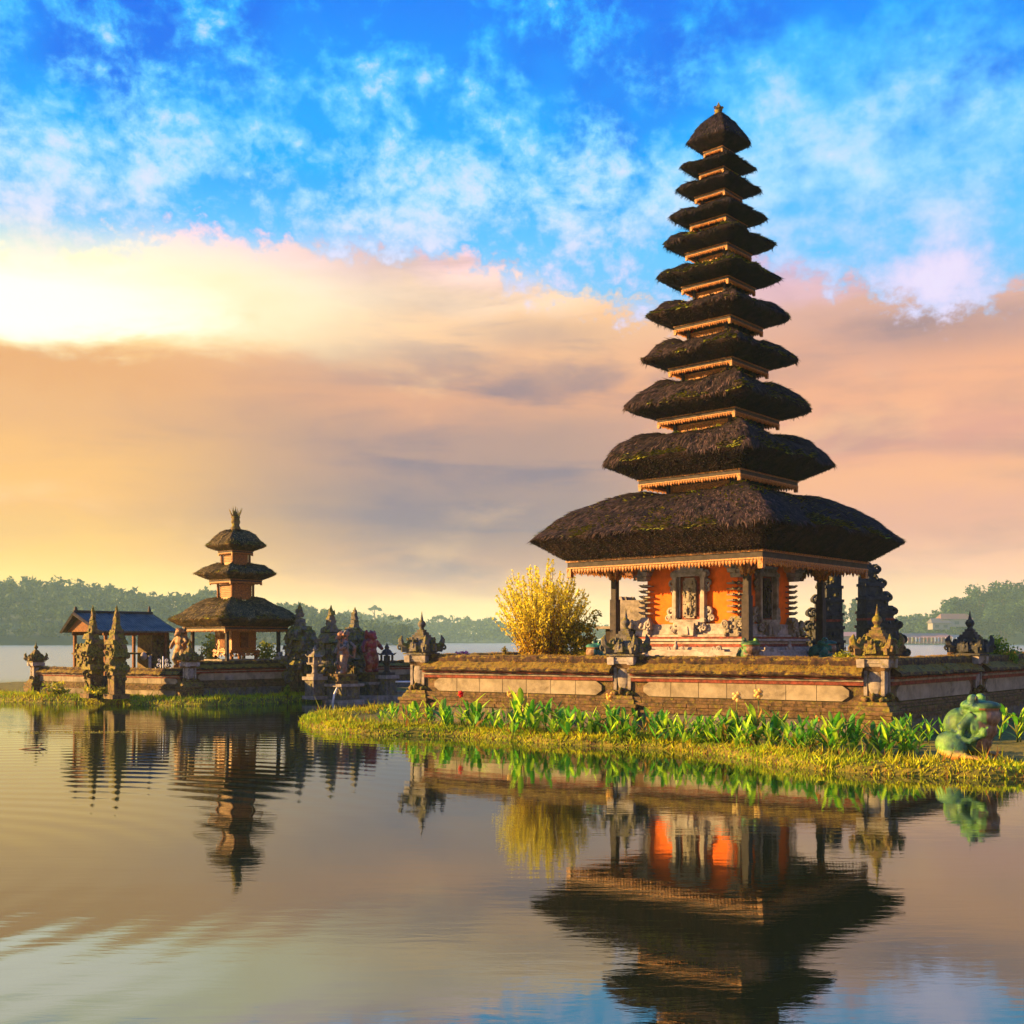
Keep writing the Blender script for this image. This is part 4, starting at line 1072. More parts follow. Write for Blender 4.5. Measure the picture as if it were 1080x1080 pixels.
for i in range(16):
    a = rng.uniform(0, 6.28); l = rng.uniform(.15, .42); m.tube([(.06 * math.cos(a), .06 * math.sin(a), 6.3), (.12 * math.cos(a), .12 * math.sin(a), 6.42), ((.08 + l * .5) * math.cos(a), (.08 + l * .5) * math.sin(a), 6.35 + l)], [.03, .03, .004], 4)
m.build('finial', MT['mossy2'], sm, .02, 9)
for a, b_ in ((-1, -1), (1, -1), (1, 1), (-1, 1)):
    m = MB(); m.box((a * 1.05, b_ * 1.05, 1.05), (.10, .10, 1.5)); m.box((a * 1.05, b_ * 1.05, .75), (.30, .30, .34), top=.55); m.build('column', MT['wood'], sm)
m = MB(); m.loft([(1.25, .6), (1.25, .9), (.8, .9), (.8, 1.02), (.7, 1.02), (.7, 1.32), (.82, 1.36), (.82, 1.42)]); m.build('plinth', MT['stone'], sm, .01, 5)
m = MB(); m.loft([(.56, 1.62), (.60, 1.66), (.60, 1.72), (.50, 1.74), (.50, 2.40), (.6, 2.44), (.6, 2.56)])
for k in range(4):
    m.frame((0, 0, 0), k * math.pi / 2)
    for i in range(40): m.box((rng.uniform(-.55, .55), -.59, rng.uniform(1.5, 1.7)), (.06, .05, .07), top=.4)
    for i in range(30): m.box((rng.uniform(-.48, .48), -.52, rng.uniform(1.75, 2.4)), (.05, .04, .05), top=.5)
m.frame(); bx = m.build('shrine_box', MT['gold'], sm)
for k in range(4):
    m = MB().frame((0, 0, 0), k * math.pi / 2); m.box((0, -.52, 1.82), (.30, .05, .52)); m.build('door', MT['wood2'], bx)
for a, b_ in ((-1, -1), (1, -1), (1, 1), (-1, 1)):
    m = MB(); m.box((a * .5, b_ * .5, 1.4), (.09, .09, .25)); m.build('leg', MT['wood2'], bx)

# tin-roofed pavilion
pv = thing('pavilion', 'open pavilion with a blue-grey corrugated tin gable roof behind the gate spires', 'pavilion', (X(106, 39), 39, 0), LR)
LX, LY = 3.1, 2.9
m = MB(); e0, rz_ = 2.42, 3.10
# local x along the ridge, y to the back-left; near eave along y=0
for th0 in (0,):
    v = [[-.0, 0, e0], [LX, 0, e0], [LX - .25, LY / 2, rz_], [.25 - .5, LY / 2, rz_], [-.0, LY, e0], [LX, LY, e0]]
    v2 = [[a, b_, c - .06] for a, b_, c in v]
    m.add(v + v2, [(0, 1, 2, 3), (3, 2, 5, 4), (6, 9, 8, 7), (9, 10, 11, 8), (0, 6, 7, 1), (1, 7, 8, 2), (2, 8, 11, 5), (5, 11, 10, 4), (4, 10, 9, 3), (3, 9, 6, 0)])
rf_ = m.build('roof', MT['tin'], pv)
m = MB(); m.tube([(-.28, LY / 2, rz_ + .03), (LX - .22, LY / 2, rz_ + .03)], .05, 6); m.box((-.2, LY / 2, rz_), (.12, .12, .2), top=.5); m.box((LX - .35, LY / 2, rz_), (.12, .12, .28), top=.4); m.build('ridge_cap', MT['wood'], rf_)
m = MB()
for b0, b1 in ((0, LY / 2), (LY / 2, LY)):
    za, zb = (e0, rz_) if b0 == 0 else (rz_, e0)
    xa, xb = (-.04, -.29) if b0 == 0 else (-.29, -.04)
    m.tube([(xa, b0, za - .05), (xb, b1, zb - .05)], .06, 4, sm=False)
    m.tube([(LX + .02, b0, za - .05), (LX - .22, b1, zb - .05)] if b0 == 0 else [(LX - .22, b0, za - .05), (LX + .02, b1, zb - .05)], .05, 4, sm=False)
m.build('barge_board', MT['wood'], pv)
m = MB(); m.add([[.1, .2, e0 - .03], [.0, LY / 2, rz_ - .12], [.1, LY - .2, e0 - .03], [.16, .2, e0 - .03], [.06, LY / 2, rz_ - .12], [.16, LY - .2, e0 - .03]], [(0, 2, 1), (3, 4, 5), (0, 1, 4, 3), (1, 2, 5, 4), (2, 0, 3, 5)])
m.box((LX / 2, .3, e0 - .16), (LX - .5, .09, .12)); m.box((LX / 2, LY - .3, e0 - .16), (LX - .5, .09, .12)); m.build('tie_beam', MT['wood2'], pv)
for a in (.35, LX - .35):
    for b_ in (.3, LY - .3):
        m = MB(); m.box((a, b_, .8), (.10, .10, 1.6)); m.build('post', MT['wood2'], pv)
m = MB(); m.box((LX * .84, .9, .6), (.75, 1.1, 1.75), top=.95)
for i in range(40): m.box((LX * .84 + rng.uniform(-.4, .4), .34 + rng.uniform(-.03, .03), rng.uniform(.7, 2.2)), (.12, .1, .08), top=.6)
m.build('brick_pier', MT['brick'], pv, .02, 5)
m = MB(); m.box((.35, LY * .5, .7), (.5, 1.2, 1.2), top=.9)
for i in range(30): m.box((.1, LY * .5 + rng.uniform(-.6, .6), rng.uniform(.8, 1.9)), (.12, .12, .1), top=.5)
m.build('carved_altar', MT['mossy2'], pv, .02, 5)
m = MB(); m.box((LX / 2, LY / 2, .35), (LX - .1, LY - .1, .45)); m.box((LX * .4, LY * .5, 1.55), (LX * .75, LY * .6, .06)); m.build('floor_deck', MT['brick'], pv, .01, 5)
m = MB(); m.ell((LX * .58, .2, 1.48), (.12, .12, .16)); m.tube([(LX * .66, .2, .8), (LX * .66, .2, 1.5)], .06, 6); m.box((LX * .64, .2, .76), (.4, .3, .06)); m.build('offering_stand', MT['pale'], pv)

# ------------------------------------------------------------------ remeshed statues and frogs
def sculpt(name, mb, matl, parent, voxel, colfn, smooth=3):
    o = mb.build(name, matl, None)
    r_ = o.modifiers.new('r', 'REMESH'); r_.mode = 'VOXEL'; r_.voxel_size = voxel
    s_ = o.modifiers.new('s', 'SMOOTH'); s_.factor = .5; s_.iterations = smooth
    dg = bpy.context.evaluated_depsgraph_get(); dg.update()
    me = bpy.data.meshes.new_from_object(o.evaluated_get(dg)); me.name = name
    bpy.data.objects.remove(o)
    n = len(me.vertices); co = np.zeros(n * 3, np.float32); me.vertices.foreach_get('co', co); co = co.reshape(-1, 3)
    nr = np.zeros(n * 3, np.float32); me.vertices.foreach_get('normal', nr); nr = nr.reshape(-1, 3)
    for a in list(me.color_attributes): me.color_attributes.remove(a)
    at = me.color_attributes.new('Col', 'FLOAT_COLOR', 'POINT')
    C = colfn(co.astype(float), nr.astype(float)); at.data.foreach_set('color', np.c_[C, np.ones(n)].astype(np.float32).ravel())
    me.polygons.foreach_set('use_smooth', np.ones(len(me.polygons), bool))
    me.materials.clear(); me.materials.append(matl)
    ob = bpy.data.objects.new(name, me); COL.objects.link(ob)
    if parent: ob.parent = parent
    return ob
def blend(a, b_, t): return np.array(a) * (1 - t[:, None]) + np.array(b_) * t[:, None]
def frog_mesh():
    m = MB()
    ry = ('Y', R(18))
    m.ell((.02, 0, .38), (.28, .27, .36), 16, ('Y', R(14))); m.ell((.16, 0, .60), (.24, .24, .24), 16); m.ell((-.13, 0, .50), (.25, .23, .26), 16)
    m.ell((-.02, 0, .14), (.26, .24, .14), 14)
    m.ell((.18, 0, .77), (.26, .27, .11), 18); m.ell((.26, 0, .80), (.20, .23, .075), 16); m.ell((.24, 0, .71), (.19, .23, .06), 16)
    m.ell((.13, 0, .50), (.23, .29, .28), 16); m.ell((.25, 0, .63), (.20, .25, .18), 16); m.ell((.20, 0, .48), (.20, .24, .26), 16); m.ell((.08, 0, .26), (.25, .30, .25), 16); m.ell((.08, 0, .80), (.20, .27, .10), 14)
    m.ell((.06, 0, .72), (.20, .21, .12), 14)
    for s_ in (-1, 1):
        m.ell((.11, s_ * .185, .90), (.085, .07, .08), 12)
        m.ell((-.16, s_ * .33, .20), (.25, .12, .21), 14, ('Y', R(20)))
        m.tube([(-.30, s_ * .33, .14), (-.10, s_ * .40, .05), (.10, s_ * .42, .05)], [.09, .075, .055], 8)
        for a in (-.35, 0, .35): m.tube([(.05, s_ * .42, .05), (.20, s_ * (.42 + a * .22), .045), (.33, s_ * (.42 + a * .42), .025)], [.04, .028, .022], 7)
        m.tube([(.12, s_ * .20, .66), (-.02, s_ * .30, .48), (-.02, s_ * .33, .32), (.12, s_ * .33, .27), (.26, s_ * .27, .36)], [.08, .07, .055, .05, .042], 9)
        m.ell((.29, s_ * .24, .40), (.06, .06, .08), 10)
        for a in (-.04, 0, .04): m.tube([(.29, s_ * .24, .40), (.33, s_ * (.20 + a), .45), (.345, s_ * (.16 + a), .49)], [.025, .02, .016], 6)
    return m
def frog_col(dark):
    def f(P, Nn):
        t1 = np.clip(.5 + fbm(P, 6, 2, 3), 0, 1); t2 = np.clip(.5 + 1.3 * fbm(P, 11, 5, 3), 0, 1)
        g1 = blend((.008, .06, .05), (.14, .30, .04), t1) if not dark else blend((.01, .09, .08), (.03, .20, .14), t1)
        g1 = g1 * (.45 + .6 * np.clip(.5 + 1.4 * fbm(P, 3.5, 12, 3), 0, 1))[:, None]
        sp = (fbm(P, 14, 8, 3) > .28)[:, None]; g1 = np.where(sp, np.array((.012, .05, .05)), g1)
        bel = blend((.10, .04, .02), (.24, .14, .09), t2)  # brown belly paint, darkened to hold the shade of its sunless side
        fwd = np.clip((Nn[:, 0] - .35) * 4 + (.78 - P[:, 2]) * 0, 0, 1) * (P[:, 2] < .76) * (np.abs(P[:, 1]) < .26) * (P[:, 0] > .05)
        c = g1 * (1 - fwd[:, None]) + bel * fwd[:, None]
        foot = np.clip((.14 - P[:, 2]) * 10, 0, 1)[:, None] * (np.abs(P[:, 1]) > .2)[:, None]
        c = c * (1 - foot) + np.array((.40, .17, .04)) * foot
        mouth = ((np.abs(P[:, 2] - .755) < .012) & (P[:, 0] > .22))[:, None]; c = np.where(mouth, np.array((.22, .08, .03)), c)
        return c
    return f
def make_frog(label, loc, rz, sc, dark=False, tw=1):
    t = thing('frog_statue', label, 'statue', loc, rz, 'frog statues', sc)
    sculpt('body', frog_mesh(), MT['paint'], t, .014, frog_col(dark), 3)
    for s_ in (-1, 1):
        m = MB(); m.c = (.30, .22, .07) if not dark else (.5, .5, .52); m.ell((.155, s_ * .205, .91), (.035, .030, .04), 10); e = m.build('eye', MT['paint'], t)
        m = MB(); m.c = (.01, .01, .01); m.ell((.172, s_ * .232, .91), (.02, .014, .026), 8); m.build('pupil', MT['paint'], e)
    return t
FD = 17.7
make_frog('large weathered green frog statue sitting upright on the grass bank at the right', (X(1022, FD), FD, .16), R(-40), 1.06)
make_frog('pale green frog statue behind the wall beside the near hall column', (X(789, 24.6), 24.6, 1.36), R(-75), .78)
make_frog('dark teal frog statue behind the wall right of the hall', (X(866, 26.5), 26.5, 1.36), R(-20), .80, True)
make_frog('dark green frog statue behind the wall beside the yellow bush', (X(634, 26.3), 26.3, 1.24), R(200), .85, True)

def guardian(label, px, D, ptop, z0, cols, rz, sc_y=1):
    zt = Z(ptop, D); h = zt - z0; s = h / 1.5
    t = thing('guardian_statue', label, 'statue', (X(px, D), D, z0), rz, 'carved standing figures of the islet', s)
    m = MB()
    m.tube([(.0, .10, .30), (.06, .13, .55), (.0, .12, .78)], [.09, .11, .13], 8); m.tube([(.0, -.10, .30), (.10, -.14, .52), (.0, -.12, .78)], [.09, .11, .13], 8)
    m.ell((.06, .12, .30), (.14, .08, .06)); m.ell((.06, -.12, .30), (.14, .08, .06))
    m.ell((0, 0, .84), (.17, .20, .16), 12); m.ell((0, 0, 1.02), (.16, .21, .17), 12); m.ell((.02, 0, 1.14), (.12, .2, .09), 10)
    m.tube([(0, .18, 1.14), (.06, .30, 1.0), (.20, .26, .92)], [.08, .065, .05], 8); m.tube([(0, -.18, 1.14), (.02, -.32, .98), (.10, -.34, .82)], [.08, .065, .05], 8)
    m.ell((.04, 0, 1.30), (.13, .13, .14), 12); m.ell((.15, 0, 1.26), (.07, .09, .06)); m.ell((.20, 0, 1.22), (.04, .07, .03))
    for s_ in (-1, 1):
        m.ell((.13, s_ * .06, 1.34), (.035, .035, .035)); m.ell((0, s_ * .14, 1.34), (.03, .05, .08)); m.tube([(0, s_ * .10, 1.36), (-.02, s_ * .16, 1.46)], [.04, .015], 6)
    for i in range(16):
        a = rng.uniform(1.2, 5.1); m.ell((.13 * math.cos(a), .15 * math.sin(a), rng.uniform(1.16, 1.42)), (.05,) * 3, 6)
    m.tube([(-.12, 0, .8), (-.28, .05, .7), (-.30, .05, 1.0), (-.18, .03, 1.15)], [.06, .06, .07, .03], 7)
    m.ell((.1, 0, .6), (.05, .09, .2))
    def cf(P, Nn):
        t_ = np.clip(.5 + 1.5 * fbm(P, 7, 3, 3), 0, 1); c = blend(cols[0], cols[1], t_)
        q = (fbm(P, 12, 9, 2) > .25)[:, None]; c = np.where(q, np.array(cols[2]), c); return c
    sculpt('figure', m, MT['paint'], t, .018, cf, 2)
    m = MB(); m.box((0, 0, 0), (.62, .62, .08)); m.box((0, 0, .08), (.5, .5, .12), top=.9); m.box((0, 0, .20), (.56, .56, .06)); m.build('pedestal', MT['brick'], t, .012, 6)
    return t
guardian('pale grey and orange lion-like guardian statue in front of the mossy spire', 362, 36.6, 663, .62, ((.24, .07, .02), (.15, .13, .12), (.03, .03, .03)), R(-150))
guardian('dark red guardian statue standing left of the stone lantern', 391, 38.4, 663, .62, ((.24, .015, .015), (.14, .01, .015), (.26, .09, .04)), R(-40))
guardian('golden-lit standing figure between the tin pavilion and the three-tiered shrine', 191, 37.0, 660, .85, ((.28, .11, .02), (.16, .07, .02), (.06, .04, .01)), R(-120))
guardian('small grey seated figure beside the green-mossed spire', 295, 38.3, 686, .85, ((.28, .27, .27), (.20, .2, .2), (.10, .12, .08)), R(-90))
def pedestal(label, px, D, z0, zt, w):
    t = thing('statue_plinth', label, 'plinth', (X(px, D), D, z0), LR, 'stone plinths under the islet statues'); h = zt - z0
    m = MB(); m.box((0, 0, 0), (w, w, h * .15)); m.box((0, 0, h * .85), (w, w, h * .15)); m.build('slab', MT['stone'], t, .012, 5)
    m = MB(); m.box((0, 0, h * .15), (w * .78, w * .78, h * .7)); m.box((0, -w * .4, h * .3), (w * .4, .05, h * .4)); m.box((-w * .4, 0, h * .3), (.05, w * .4, h * .4)); m.build('die', MT['mossy'], t, .012, 5)
pedestal('square stone plinth under the pale lion-like statue', 362, 36.6, .0, .62, 1.0)
pedestal('square stone plinth under the dark red statue', 391, 38.4, .0, .62, 1.0)
pedestal('tall thin dark plinth under the little stone lantern', 332, 36.5, .1, .86, .6)
pedestal('dark stone plinth under the open lantern right of the red statue', 408, 38.2, .0, .86, .62)
def lantern(label, px, D, ptop, z0, mt='stone'):
    s = (Z(ptop, D) - z0) / 1.0
    t = thing('stone_lantern', label, 'lantern', (X(px, D), D, z0), LR, 'stone lanterns of the islet', s)
    m = MB(); m.box((0, 0, 0), (.36, .36, .08)); m.lathe([(.12, .08), (.08, .15), (.08, .30), (.14, .38)], n=8); m.build('stem', MT[mt], t)
    m = MB(); m.box((0, 0, .38), (.34, .34, .06), top=1.1)
    for a in (-1, 1):
        for b_ in (-1, 1): m.box((a * .12, b_ * .12, .44), (.05, .05, .18))
    m.box((0, 0, .44), (.14, .14, .16)); m.build('light_chamber', MT[mt], t)
    m = MB(); m.box((0, 0, .62), (.38, .38, .10), top=.5); m.box((0, 0, .72), (.24, .24, .08), top=.5); m.lathe([(.06, .80), (.075, .86), (.04, .92), (.005, 1.0)], n=8)
    for a in (-1, 1):
        for b_ in (-1, 1): m.tube([(a * .15, b_ * .15, .64), (a * .21, b_ * .21, .69)], [.03, .01], 4)
    m.build('roof', MT[mt], t)
lantern('little grey stone lantern in front of the dark middle spire', 332, 36.5, 680, .86, 'stone')
lantern('dark grey stone lantern right of the red statue', 408, 38.2, 678, .86, 'wood')
# white trident emblem
t = thing('iron_trellis', 'small whitish wrought trellis emblem on the islet wall right of the pavilion', 'trellis', (X(172, 36.4), 36.4, .82), LR)
m = MB(); m.tube([(0, 0, 0), (0, 0, .72)], .02, 5)
for s_ in (-1, 1):
    for zz, r_ in ((.2, .09), (.42, .08), (.58, .06)): m.scroll((s_ * (.08 + r_), 0, zz), r_, (s_, 0, 0), t=.18)
    m.tube([(0, 0, .05), (s_ * .2, 0, .1), (s_ * .28, 0, .35)], .015, 5)
m.build('scrollwork', MT['white'], t)
m = MB(); m.box((0, 0, -.06), (.3, .2, .08)); m.build('base', MT['stone'], t)
# steps, water pipe, rail
t = thing('stone_steps', 'low grey stone landing steps at the water between the islet and the main wall', 'steps', (X(402, 38.5), 38.5, 0), R(4))
m = MB(); m.box((0, 0, 0), (2.3, 1.4, .16)); m.build('lower_step', MT['stone'], t, .01, 4); m = MB(); m.box((0, .3, .16), (2.1, 1.0, .12)); m.build('upper_step', MT['stone'], t, .01, 4)
m = MB(); a = X(351, 36); m.tube([(a, 36, 0), (a + .05, 36, .3), (a + .12, 36.1, .48), (a + .32, 36.3, .50)], .035, 6); tag(m.build('water_pipe', MT['white']), 'bent white pipe rising from the water before the pale statue plinth', 'pipe')
t = thing('handrail', 'pale straight rail before the low dark wall left of the main pier', 'rail', (X(420, 38.2), 38.2, 0), 0)
m = MB(); m.tube([(-.65, 0, .62), (.7, 0, .62)], .035, 6); m.build('rail', MT['white'], t)
for a in (-.6, .6): m = MB(); m.tube([(a, 0, 0), (a, 0, .62)], .03, 6); m.build('post', MT['wood'], t)
# back shrine seen between the left hall column and the wall
t = thing('stone_altar', 'grey stone altar with a dark opening behind the left hall column', 'altar', (X(664, 31.5), 31.5, 1.3), R(-30))
m = MB(); m.box((0, 0, 0), (1.3, .8, .3)); m.box((-.5, 0, .3), (.2, .7, .8)); m.box((.5, 0, .3), (.2, .7, .8)); m.box((0, .25, .3), (1.0, .1, .8)); m.build('body', MT['dark'], t)
m = MB(); m.box((0, 0, 1.1), (1.7, 1.0, .07)); m.box((.1, 0, 1.17), (1.1, .7, .75), top=.9)
for i in range(9): m.box((rng.uniform(-.4, .5), rng.uniform(-.2, .2), 1.88), (.2, .2, .14), top=.4)
m.build('stone_top', MT['stone'], t, .02, 5)
# iron fence by the gate
t = thing('iron_fence', 'short black spiked iron fence seen between the gate halves', 'fence', (X(897, 30), 30, 1.35), R(5))
for i in range(7):
    a = (i - 3) * .15; m = MB(); m.tube([(a, 0, 0), (a, 0, .5), (a, 0, .62)], [.018, .018, .002], 5); m.ell((a, 0, .5), (.03, .03, .04), 6); m.build('bar', MT['metal'], t)
m = MB(); m.box((0, 0, .12), (1.05, .03, .03)); m.box((0, 0, .40), (1.05, .03, .03)); m.build('crossbar', MT['metal'], t)

# ------------------------------------------------------------------ bushes
def wand_bush(name, label, px, D, z0, h, rb, rt, n, leaf, ca, cb, cc):
    t = thing(name, label, 'bush', (X(px, D), D, z0)); m = MB(); st = MB()
    for i in range(n):
        a = rng.uniform(0, 6.28); r0 = rb * math.sqrt(rng.random()); q = math.sqrt(rng.random()); r1 = rt * q
        hh = h * (1 - .38 * q ** 2) * rng.uniform(.72, 1.03)
        p0 = np.array((r0 * math.cos(a), r0 * math.sin(a), 0)); p2 = np.array((r1 * math.cos(a), r1 * math.sin(a), hh)); p1 = np.array((p0[0] * .7 + p2[0] * .35, p0[1] * .7 + p2[1] * .35, hh * .55))
        k = int(150 * hh / 2.5); tt = rng.uniform(.06, 1, k)[:, None]
        P = (1 - tt) ** 2 * p0 + 2 * tt * (1 - tt) * p1 + tt ** 2 * p2
        st.tube([tuple((1 - q_) ** 2 * p0 + 2 * q_ * (1 - q_) * p1 + q_ * q_ * p2) for q_ in (0, .35, .7, 1)], [.012, .010, .007, .003], 4)
        w = .06 * (1 - tt) + .012 + .03 * np.sin(tt * 3.1)
        P = P + rng.normal(size=P.shape) * w * .8
        A = rng.normal(size=P.shape); A[:, 2] += .9; A /= np.linalg.norm(A, axis=1)[:, None]; B = np.cross(A, rng.normal(size=P.shape)); B /= np.linalg.norm(B, axis=1)[:, None]
        s = leaf * rng.uniform(.6, 1.3, k)[:, None]; c_ = np.clip(tt + rng.normal(size=(k, 1)) * .2, 0, 1)
        col = np.where(c_ < .45, np.array(cc) + (np.array(ca) - np.array(cc)) * c_ / .45, np.array(ca) + (np.array(cb) - np.array(ca)) * (c_ - .45) / .55)
        m.quads(P, A * s, B * s * .42, col)
    m.build('foliage', MT['leaf'], t); st.build('stem_cluster', MT['bark'], t)
    return t
wand_bush('golden_bush', 'tall feathery golden-yellow bush behind the front wall left of the hall', 573, 28.6, 1.3, 2.95, .40, 1.38, 175, .042, (.60, .42, .01), (.80, .72, .05), (.38, .14, .01))
t = thing('round_shrub', 'small dark shrub with yellow-green leaves at the right foot of the golden bush', 'bush', (X(611, 28.2), 28.2, 1.3)); m = MB(); k = MB()
for i in range(26):
    a = rng.uniform(0, 6.28); r_ = .42 * math.sqrt(rng.random()); zc = rng.uniform(.35, 1.15)
    leafcloud(m, (r_ * math.cos(a), r_ * math.sin(a), zc), (.2, .2, .17), 70, .05, (.10, .13, .01), (.50, .36, .02), shell=.2); k.tube([(0, 0, 0), (r_ * .5 * math.cos(a), r_ * .5 * math.sin(a), zc * .6), (r_ * math.cos(a), r_ * math.sin(a), zc)], [.02, .012, .006], 4)
for i in range(3):
    d = np.array((.25 + .1 * i, 0, .9 + .28 * i)); leafcloud(m, (.30 + .10 * i, 0, 1.15 + .16 * i), (.10, .08, .10), 26, .045, (.10, .13, .01), (.40, .30, .02), shell=.2); k.tube([(0, 0, .6), (.3 + .1 * i, 0, 1.15 + .16 * i)], .008, 4)
m.build('foliage', MT['leaf'], t); k.build('stem_cluster', MT['bark'], t)
def small_bush(name, label, px, D, z0, w, h, n, leaf, ca, cb, cat='bush'):
    m = MB().frame((X(px, D), D, z0))
    for i in range(7):
        a = rng.uniform(0, 6.28); r_ = w * .28 * math.sqrt(rng.random()); leafcloud(m, (r_ * math.cos(a), r_ * math.sin(a), h * rng.uniform(.3, .75)), (w * .25, w * .25, h * .28), n // 7, leaf, ca, cb, shell=.2); m.tube([(0, 0, -.02), (r_ * math.cos(a) * .6, r_ * math.sin(a) * .6, h * .3), (r_ * math.cos(a), r_ * math.sin(a), h * .75)], [.015, .01, .004], 4, col=(.08, .07, .02))
    return tag(m.build(name, MT['leaf']), label, cat)
small_bush('green_bush', 'bright green bush behind the side wall at the right edge', 1058, 27.5, 1.3, 1.1, .95, 700, .05, (.04, .12, .01), (.30, .38, .02))
small_bush('low_plant', 'low yellow-green plant behind the wall below the gap of the split gate', 893, 24.5, 1.5, .7, .35, 260, .04, (.20, .26, .01), (.50, .45, .02), 'plant')
small_bush('low_plant', 'tiny conical brown plant on the coping left of the golden bush', 533, 26.5, 1.60, .28, .34, 160, .03, (.12, .09, .02), (.25, .2, .03), 'plant')
small_bush('flower_patch', 'pink flowers on the coping beside the left corner pier', 489, 27.3, 1.66, .55, .14, 80, .035, (.6, .05, .35), (.3, .12, .2), 'flowers')
small_bush('yard_shrub', 'yellow-green shrub behind the small shrine on its left', 222, 41.5, .8, 1.2, 1.7, 600, .07, (.15, .18, .01), (.50, .40, .02))
small_bush('yard_shrub', 'leafy shrub behind the small shrine on its right', 279, 41.5, .8, 1.3, 1.3, 600, .07, (.10, .15, .01), (.40, .34, .02))
small_bush('rock_plant', 'clump of leafy weeds on the left islet bank below the far left wall', 62, 36.8, .15, 1.3, .55, 260, .07, (.12, .18, .01), (.45, .38, .02), 'plant')
small_bush('rock_plant', 'clump of leafy weeds at the foot of the twin gate spires', 104, 35.2, .15, 1.2, .5, 240, .07, (.12, .18, .01), (.45, .38, .02), 'plant')
small_bush('rock_plant', 'single upright green weed before the dark islet wall', 303, 36.4, .15, .2, .55, 50, .07, (.12, .2, .01), (.3, .36, .02), 'plant')

# ------------------------------------------------------------------ broad-leaved plants before the wall
def canna_mesh(seed, nst, h):
    m = MB(); r_ = np.random.default_rng(seed)
    for s_ in range(nst):
        bx_, by_ = r_.normal(size=2) * .09; hh = h * r_.uniform(.75, 1.1); la, lb_ = r_.normal(size=2) * .12
        m.tube([(bx_, by_, -.05), (bx_ + la * hh * .5, by_ + lb_ * hh * .5, hh * .45), (bx_ + la * hh, by_ + lb_ * hh, hh * .8)], [.012, .010, .005], 5, col=(.16, .20, .03))
        nl = r_.integers(5, 8)
        for i in range(nl):
            q = .12 + .65 * i / nl; a = i * 2.4 + r_.uniform(0, 1.2); L = hh * r_.uniform(.45, .62) * (1.0 - .2 * q); w = L * r_.uniform(.10, .16)
            p = np.array((bx_ + la * hh * q, by_ + lb_ * hh * q, hh * q)); o = np.array((math.cos(a), math.sin(a), 0)); sdv = np.array((-math.sin(a), math.cos(a), 0))
            sp = r_.uniform(.3, .8) if r_.random() < .8 else 1.25; rows = []
            for j in range(7):
                t = j / 6; c_ = p + o * (L * sp * t ** 1.15) + np.array((0, 0, 1)) * L * (t - .22 * sp * t * t * 1.6)
                ww = w * math.sin(math.pi * min(1, t * .92 + .06)) ** .75 * (1 if t < .98 else .1)
                rows += [c_ - sdv * ww + o * ww * .3, c_, c_ + sdv * ww + o * ww * .3]
            cc = np.array((.07, .26, .012)) * r_.uniform(.6, 1.2) if r_.random() < .5 else np.array((.34, .52, .02)) * r_.uniform(.8, 1.2)
            cc = np.array((.30, .17, .03)) if r_.random() < .07 else cc; col = np.tile(cc, (21, 1)); col[1::3] *= 1.5
            m.add(np.array(rows), [(j * 3 + k, j * 3 + k + 1, j * 3 + 4 + k, j * 3 + 3 + k) for j in range(6) for k in (0, 1)], True, col)
    return m
protos = []
base_line = [(395, 765), (450, 767), (520, 771), (580, 776), (640, 780), (700, 782), (760, 786), (820, 790), (880, 794), (960, 797)]
extra_pl = [(432, .7), (475, .8), (505, .75), (518, .7), (545, .85), (558, .8), (583, .8), (595, .75), (610, .85), (636, .7), (669, .7), (692, .75), (706, .8), (731, .85), (746, .75), (759, .8), (770, .8), (783, .85), (807, .8), (831, .85), (845, .7), (858, .9), (870, .8), (883, .8), (896, .75), (908, .85), (935, .8), (950, .7)]
xs_pl = extra_pl + [(404, .6), (414, .7), (440, .85), (452, .9), (463, 1.0), (486, .95), (497, 1.05), (511, 1.0), (524, .85), (538, .95), (551, 1.25), (566, 1.0), (576, 1.1), (588, 1.05), (601, .95), (618, .8), (629, .85), (643, .95), (654, .8), (663, .7), (675, .95), (686, .9), (699, 1.0), (713, .8), (724, .85), (739, .75), (753, 1.0), (764, .9), (777, 1.1), (788, .95), (800, 1.05), (814, 1.0), (822, .9), (840, .9), (851, .95), (863, .75), (877, .95), (889, 1.0), (902, .9), (914, .8), (926, .7), (944, 1.05), (956, .85), (967, .6)]
ordn = 'first second third fourth fifth sixth seventh eighth ninth tenth eleventh twelfth thirteenth fourteenth fifteenth sixteenth seventeenth eighteenth nineteenth twentieth'.split()
def ordinal(i):
    if i <= 20: return ordn[i - 1]
    tens = {20: 'twenty', 30: 'thirty', 40: 'forty', 50: 'fifty', 60: 'sixty', 70: 'seventy'}[i // 10 * 10]
    return {'twenty': 'twentieth', 'thirty': 'thirtieth', 'forty': 'fortieth', 'fifty': 'fiftieth', 'sixty': 'sixtieth', 'seventy': 'seventieth'}[tens] if i % 10 == 0 else tens + '-' + ordn[i % 10 - 1]
xs_pl = sorted(xs_pl)
flow = {486: ('red', (.75, .01, .01)), 538: ('yellow', (.75, .50, .12)), 643: ('yellow', (.80, .48, .10)), 777: ('cream', (.80, .58, .22)), 800: ('cream', (.80, .55, .18)), 863: ('orange', (.70, .33, .06))}
for s_ in range(11):
    protos.append(canna_mesh(100 + s_, 2 + s_ % 3, .62))
pm = [None] * 11
